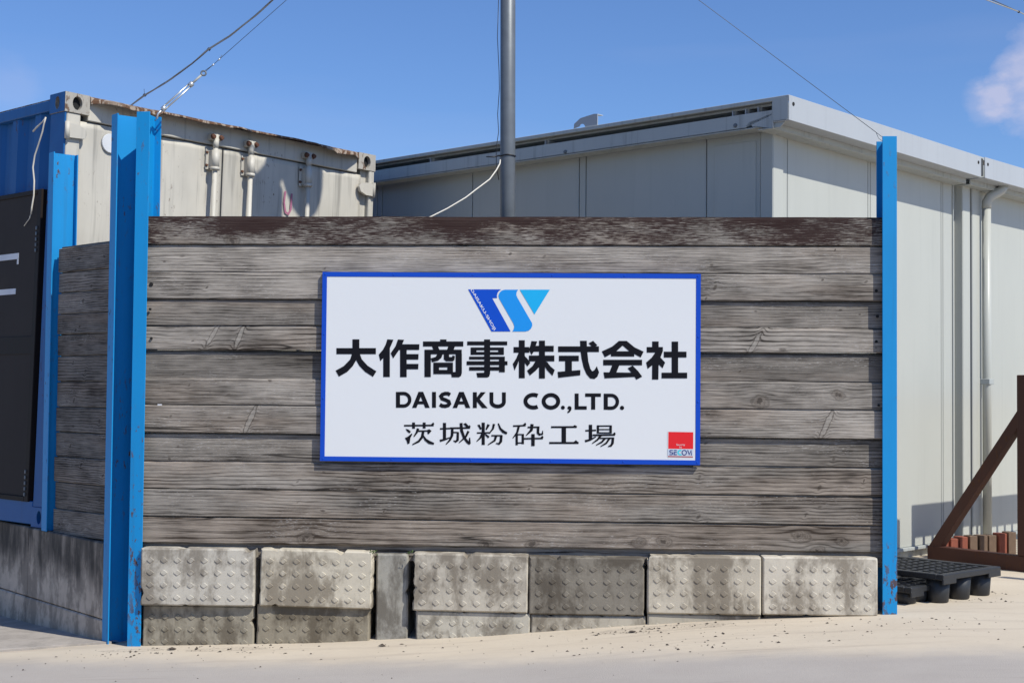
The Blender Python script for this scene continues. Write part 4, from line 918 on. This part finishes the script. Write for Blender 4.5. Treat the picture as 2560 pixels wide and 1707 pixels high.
MB().tube([(-0.045, -0.012, 2.30+CAMH), (-0.052, -0.016, 2.05+CAMH), (-0.042, -0.02, 1.85+CAMH), (-0.040, -0.02, 1.75+CAMH), (-0.050, -0.02, 1.60+CAMH), (-0.044, -0.02, 1.50+CAMH), (-0.058, -0.02, 1.40+CAMH), (-0.056, -0.02, 1.30+CAMH), (-0.042, -0.02, 1.22+CAMH)], 0.0022, 5).build('thin_wire', M['black_tie'], pole)
def horn(a, b, r, name='shadow_horn'):
    q = MB(); a, b = Vector(a), Vector(b)
    q.tube([a, a.lerp(b, .25), a.lerp(b, .45), a.lerp(b, .7), a.lerp(b, .9), b], [0.07, 0.075, 0.06, r*.5, r*.85, r], 22); return q.build(name, M['cable_grey'], pole)
horn((0.02, -0.02, 3.98+CAMH), (0.03, 0.33, 3.86+CAMH), 0.30); MB().box(-0.10, 0.12, -0.16, 0.05, 3.62+CAMH, 3.90+CAMH, 0.01).build('shadow_box', M['cable_grey'], pole)  # unseen horn and box, placed to throw the shadow on the container doors
MB().tube([(0.009, -0.16, 3.95+CAMH), (0.009, 0.16, 3.95+CAMH)], 0.022, 10).build('shadow_horn_arm', M['galv'], pole)

# white cable from the pole down behind the fence
wc = empty('white_cable', Matrix.Identity(4), 'slack white cable running from the pole down behind the fence', 'cable')
def z5p(x, y, d): return W3(at_depth(900+x/3.485, 150+y/3.485, d))
MB().tube([z5p(1222, 872, 8.14), z5p(1218, 905, 8.12), z5p(1188, 960, 8.1), z5p(1130, 1040, 8.05), z5p(1010, 1130, 8.0), z5p(920, 1200, 7.95), z5p(760, 1295, 7.9), z5p(620, 1365, 7.85), z5p(480, 1420, 7.8)], 0.0042, 7).build('sheath', M['cable_white'], wc)

# guy wires and overhead cables, all tied to the pole top
TOPL = at_depth(1272, -490, 8.16); TOPR = at_depth(1272, -353, 8.16)
def tpx(A, B, px):
    lo, hi = 0.0, 1.0
    def X(k): p = A.lerp(B, k); return CX + F_PX*p.dot(CR)/p.dot(_fw)
    s_ = 1 if X(1) > X(0) else -1
    for _ in range(40):
        k = (lo+hi)/2
        if (X(k)-px)*s_ < 0: lo = k
        else: hi = k
    return lo
HK = at_depth(384, 294, 7.60)
gw = empty('guy_wire', Matrix.Identity(4), 'thin guy wire with turnbuckle tied to the left blue post', 'wire')
def at_k(px): return W3(HK.lerp(TOPL, tpx(HK, TOPL, px)))
MB().tube([at_k(513), W3(TOPL)], 0.0016, 5).build('strand', M['wire'], gw)
d_ = (W3(TOPL)-W3(HK)).normalized(); sd_ = d_.cross(V(0, 1, 0)).normalized()
tb = MB()
pa, pb = at_k(409), at_k(478)
for s_ in (-1, 1): tb.tube([pa+sd_*0.0085*s_, pb+sd_*0.0085*s_], 0.0048, 8)
tb.tube([pa-d_*0.010, pa+d_*0.012], 0.0145, 8); tb.tube([pb-d_*0.012, pb+d_*0.010], 0.0145, 8)
tbo = tb.build('turnbuckle', M['galv_bright'], gw)
MB().tube([pb, at_k(503)], 0.0062, 8).build('eye_bolt', M['cable_grey'], tbo)
ec = at_k(509); ring_ = [ec + (d_*math.cos(a) + sd_*math.sin(a))*0.013 for a in [2*PI*k/16 for k in range(17)]]
MB().tube(ring_, 0.0048, 7, False).build('eye', M['galv'], tbo)
MB().tube([W3(HK)+V(0.0, .03, -.01), W3(HK)+V(0.02, 0, 0.0), at_k(395), pa], [0.005, 0.006, 0.006, 0.006], 8).build('hook', M['galv_bright'], tbo)
for px in (533, 548):
    c_ = at_k(px); MB().tube([c_-d_*0.006, c_+d_*0.006], 0.005, 7).build('clip', M['galv_bright'], gw)
MB().tube([at_k(513)+sd_*0.006, at_k(533), at_k(548), at_k(558)+sd_*0.008], 0.0014, 5).build('wire_tail', M['wire'], gw)
HR = at_depth(2218, 352, 7.42)
gr = empty('guy_wire', Matrix.Identity(4), 'thin guy wire running up from the right blue post', 'wire')
def at_r(px): return W3(HR.lerp(TOPR, tpx(HR, TOPR, px)))
MB().tube([at_r(2190), W3(TOPR)], 0.0017, 5).build('strand', M['wire'], gr)
hr = W3(HR)
MB().tube([at_r(2190), hr+V(-.03, -.004, .02), hr+V(0, 0, 0), hr+V(-.02, .0, -.006), hr+V(-.045, 0, .012), at_r(2190)], 0.0014, 5).build('loop', M['wire'], gr)
MB().tube([hr+V(-0.004, 0, 0.006), hr+V(0.008, -0.004, -0.010)], 0.0075, 8).build('eye_bolt', M['galv_bright'], gr)
# twisted service cables on the left
def z2(x, y, d): return at_depth(280+x/4.752, y/4.752, d)
cps = [(40, 1405), (210, 1268), (390, 1132), (560, 1030), (700, 940), (950, 760), (1150, 588), (1400, 428), (1700, 190), (1910, 0), (2300, -340), (3200, -1150), (4000, -1850), (4700, -2480)]
oc = empty('service_cable', Matrix.Identity(4), 'bundle of twisted grey cables crossing the sky above the container', 'cable')
fine = []
for (x0, y0), (x1, y1) in zip(cps, cps[1:]):
    for k in range(6): fine.append((x0+(x1-x0)*k/6, y0+(y1-y0)*k/6))
for s_ in range(3):
    pts = []
    for i, (x, y) in enumerate(fine):
        d = 10.6 - 2.3*i/len(fine); amp = 0.007*(0.6+0.8*abs(mnoise.noise((i*.13, 3, 1)))); ph = i*0.23 + s_*2.1
        p = z2(x, y, d); pts.append(W3(p) + V(math.cos(ph)*amp*.5, math.sin(ph)*amp, math.sin(ph)*amp))
    MB().tube(pts, (0.0050, 0.0040, 0.0026)[s_], 6).build('strand', M['cable_grey'] if s_ < 2 else M['wire'], oc)
for x, y in ((1152, 588), (388, 1132)):
    c_ = W3(z2(x, y, 9.9 if x > 1000 else 10.3)); MB().tube([c_-V(.006, 0, .006), c_+V(.006, 0, .006)], 0.012, 8).build('tie', M['black_tie'], oc)
c_ = W3(z2(386, 1132, 10.3)); MB().tube([c_, c_+V(-.004, 0, .045)], 0.0016, 5).build('tie_tail', M['black_tie'], oc)
# double cable at the upper right
A_ = W3(at_depth(1290, -470, 8.2)); B_ = W3(at_depth(2465, 0, 14.0)); C_ = W3(at_depth(2547, 30, 14.5)); D_ = W3(at_depth(3000, 250, 22))
dc = empty('overhead_cable', Matrix.Identity(4), 'pair of thin cables at the upper right corner of the sky', 'cable')
MB().tube([A_, B_, C_, D_], 0.0062, 6).build('strand', M['cable_grey'], dc)
MB().tube([A_+V(0, 0, .03), B_+V(0.01, 0, .020), C_+V(0, 0, .002), D_+V(0, 0, .03)], 0.005, 6).build('strand', M['wire'], dc)
MB().tube([C_-V(.008, 0, -.002), C_+V(.008, 0, -.004)], 0.013, 7).build('tie', M['black_tie'], dc)

# ------------------------------------------------------------------ black plastic pallets
def pallet(px, py, ang, L, Wd, hgt, zg, label, cols, rows, feet):
    r = empty('plastic_pallet', Matrix.Translation((px, py, zg+CAMH)) @ Matrix.Rotation(ang, 4, 'Z'), label, 'pallet', 'black plastic pallets behind the right post')
    th = 0.032; z0, z1 = hgt-th, hgt
    e = 0.045
    for a in ((0, L, 0, e), (0, L, Wd-e, Wd), (0, e, e, Wd-e), (L-e, L, e, Wd-e)):
        MB().box(*a, z0, z1, 0.004).build('deck_edge', M['plastic'], r)
    for i in range(1, cols):
        x = e + (L-2*e)*i/cols; MB().box(x-0.008, x+0.008, e, Wd-e, z0+0.004, z1-0.002, 0.002).build('deck_rib', M['plastic'], r)
    for j in range(1, rows):
        y = e + (Wd-2*e)*j/rows; MB().box(e, L-e, y-0.008, y+0.008, z0+0.006, z1-0.004, 0.002).build('deck_rib', M['plastic'], r)
    for i in range(3):
        for j in range(3):
            x, y = (0.085, L/2, L-0.085)[i], (0.085, Wd/2, Wd-0.085)[j]
            m = MB(); m.tube([(x, y, 0.0), (x, y, 0.004), (x, y, z0+0.006)], [0.052, 0.056, 0.066], 14); m.build('foot', M['plastic'], r)
    for a in ((0, 0.13, -0.001, 0.012), (L-0.13, L, -0.001, 0.012), (0, 0.13, Wd-0.012, Wd+0.001), (L-0.13, L, Wd-0.012, Wd+0.001)):
        MB().box(*a, z0-0.022, z0+0.01, 0.003).build('corner_skirt', M['plastic'], r)
    return r
aP = math.atan2(8.099-7.694, 2.782-2.335)
zg = -1.125
pallet(2.335, 7.694, aP, 0.604, 0.78, 0.160, zg, 'larger taller black plastic pallet in front of the pale building', 8, 9, 3)
aS = math.atan2(7.899-7.651, 2.403-2.150)
pallet(2.150, 7.651, aS, 0.40, 0.40, 0.095, zg, 'small low black plastic pallet beside the right blue post', 5, 5, 2)

# ------------------------------------------------------------------ red oxide steel stand and timbers behind it
fr0, fr1 = V(2.84, 9.73, 0), V(3.27, 9.10, 0); fdir = (fr1-fr0).normalized(); fback = V(-fdir.y, fdir.x, 0)
st = empty('steel_stand', frame(fdir, fback, W3(fr0)), 'red-brown steel stand with diagonal brace at the right edge', 'stand')
Lf = (fr1-fr0).length
MB().box(0.0, Lf+0.5, 0, 0.07, -1.128, -1.02, 0.004).build('base_beam', M['oxide'], st)
MB().box(Lf-0.045, Lf+0.035, -0.003, 0.073, -1.018, 0.135, 0.004).build('upright', M['oxide'], st)
m = MB(); m.prism([(0.015, -1.019), (0.105, -1.019), (Lf-0.046, -0.205), (Lf-0.046, -0.095)], 1, 0.004, 0.066); m.build('brace', M['oxide'], st)
MB().box(Lf+1.53, Lf+1.58, -0.003, 0.073, -1.018, 0.60, 0.004).build('upright', M['oxide'], st)
IW = st.matrix_basis.inverted() @ frame(ER, EL, W3(V(3.375, 9.335, 0)))
MB().box(0, 1.9, 0.0, 0.05, -0.075, 0.105, 0.004).build('side_rail', M['oxide'], st, IW)
MB().box(0, 0.05, 0.004, 0.046, -1.125, -0.076, 0.003).build('side_post', M['oxide'], st, IW)
for k in range(13): MB().box(0.16+0.13*k, 0.195+0.13*k, 0.012, 0.038, -1.10, -0.076).build('side_bar', M['oxide'], st, IW)
# row of timbers lying between stand and building
TB0 = V(2.955, 9.80, 0)
tdir = V(0.62, 0.14, 0).normalized(); tback = V(-tdir.y, tdir.x, 0)
for i in range(8):
    p = TB0 + tdir*(0.074*i) + tback*random.uniform(-.006, .006)
    lab = ['leftmost', 'second', 'third', 'fourth', 'fifth', 'sixth', 'seventh', 'eighth'][i]
    hh = -0.990 + random.uniform(-.006, .006) + 0.006*i
    o = MB().box(0, 0.058, 0, 0.09, -1.126, hh, 0.003).build('timber_block', M['timber_red' if i in (0, 1, 2, 6) else 'timber_brown'], None, frame(tdir, tback, W3(p)))
    tag(o, f'{lab} short timber block from the left in the row behind the brown stand', 'timber', 'timber blocks standing behind the steel stand')

# ------------------------------------------------------------------ small litter, weeds
m = MB()
def bit(x, y, s_, flat=False):
    z = gzs(x, y)+CAMH; n = random.randint(4, 6); pts = []
    a0 = random.uniform(0, 6.28); el = random.uniform(.25, 1.0)
    ca, sa = math.cos(a0), math.sin(a0)
    ring_ = []
    for k in range(n):
        a = 2*PI*k/n; r_ = s_*random.uniform(.7, 1.2); u, v = math.cos(a)*r_, math.sin(a)*r_*el
        ring_.append(m.bm.verts.new((x+u*ca-v*sa, y+u*sa+v*ca, z+random.uniform(.0005, s_*.35))))
    top_ = m.bm.verts.new((x, y, z+s_*random.uniform(.3, .8)))
    for k in range(n): m.bm.faces.new((ring_[k], ring_[(k+1) % n], top_))
for _ in range(240):
    x = random.uniform(-2.6, 2.9); lo = 6.0
    k = random.random()
    fy = 7.53 - 0.041*x
    y = fy - abs(random.gauss(0, .35)) - 0.12 if k < .75 else random.uniform(6.2, fy-.12)
    bit(x, y, random.choice((.003, .004, .005, .006, .009)))
for cx_, cy_, sp, n in ((-1.85, 7.42, .14, 26), (-1.45, 7.38, .16, 40), (0.75, 7.30, .16, 60), (0.7, 6.75, .3, 40), (1.3, 6.85, .25, 26), (2.45, 7.9, .2, 30), (2.7, 8.15, .15, 24), (-2.0, 7.30, .12, 22)):
    for _ in range(n): bit(cx_+random.gauss(0, sp), cy_+random.gauss(0, sp*.35), random.choice((.003, .004, .006, .010)))
for x, y, s_ in ((0.10-.75, 7.33, .020), (-1.75, 7.43, .026), (-1.62, 7.42, .022), (0.62, 7.24, .022), (1.05, 7.02, .018), (-.55, 7.36, .013), (2.0, 7.28, .010)): bit(x, y, s_)
m.build('litter', M['debris'], None, label='scattered dead leaves and grit on the sandy ground', kind='stuff')
m = MB()
for cx_, off, n in ((-1.028, .06, 5), (-1.03, .05, 4), (-.833, .06, 4)):
    for _ in range(n*2):
        p = fence(cx_+random.gauss(0, .012), -.843+random.gauss(0, .006), off+random.gauss(0, .01)); a = random.uniform(0, 6.28); s_ = random.uniform(.004, .007)
        d1 = V(math.cos(a), random.uniform(-.5, .5), math.sin(a))*s_; d2 = V(-math.sin(a), random.uniform(-.5, .5), math.cos(a))*s_*.6
        m.poly((p-d1, p+d2, p+d1, p-d2))
m.build('moss_tuft', M['weed'], None, label='tiny green weeds in the joints beside the narrow upright', kind='stuff')
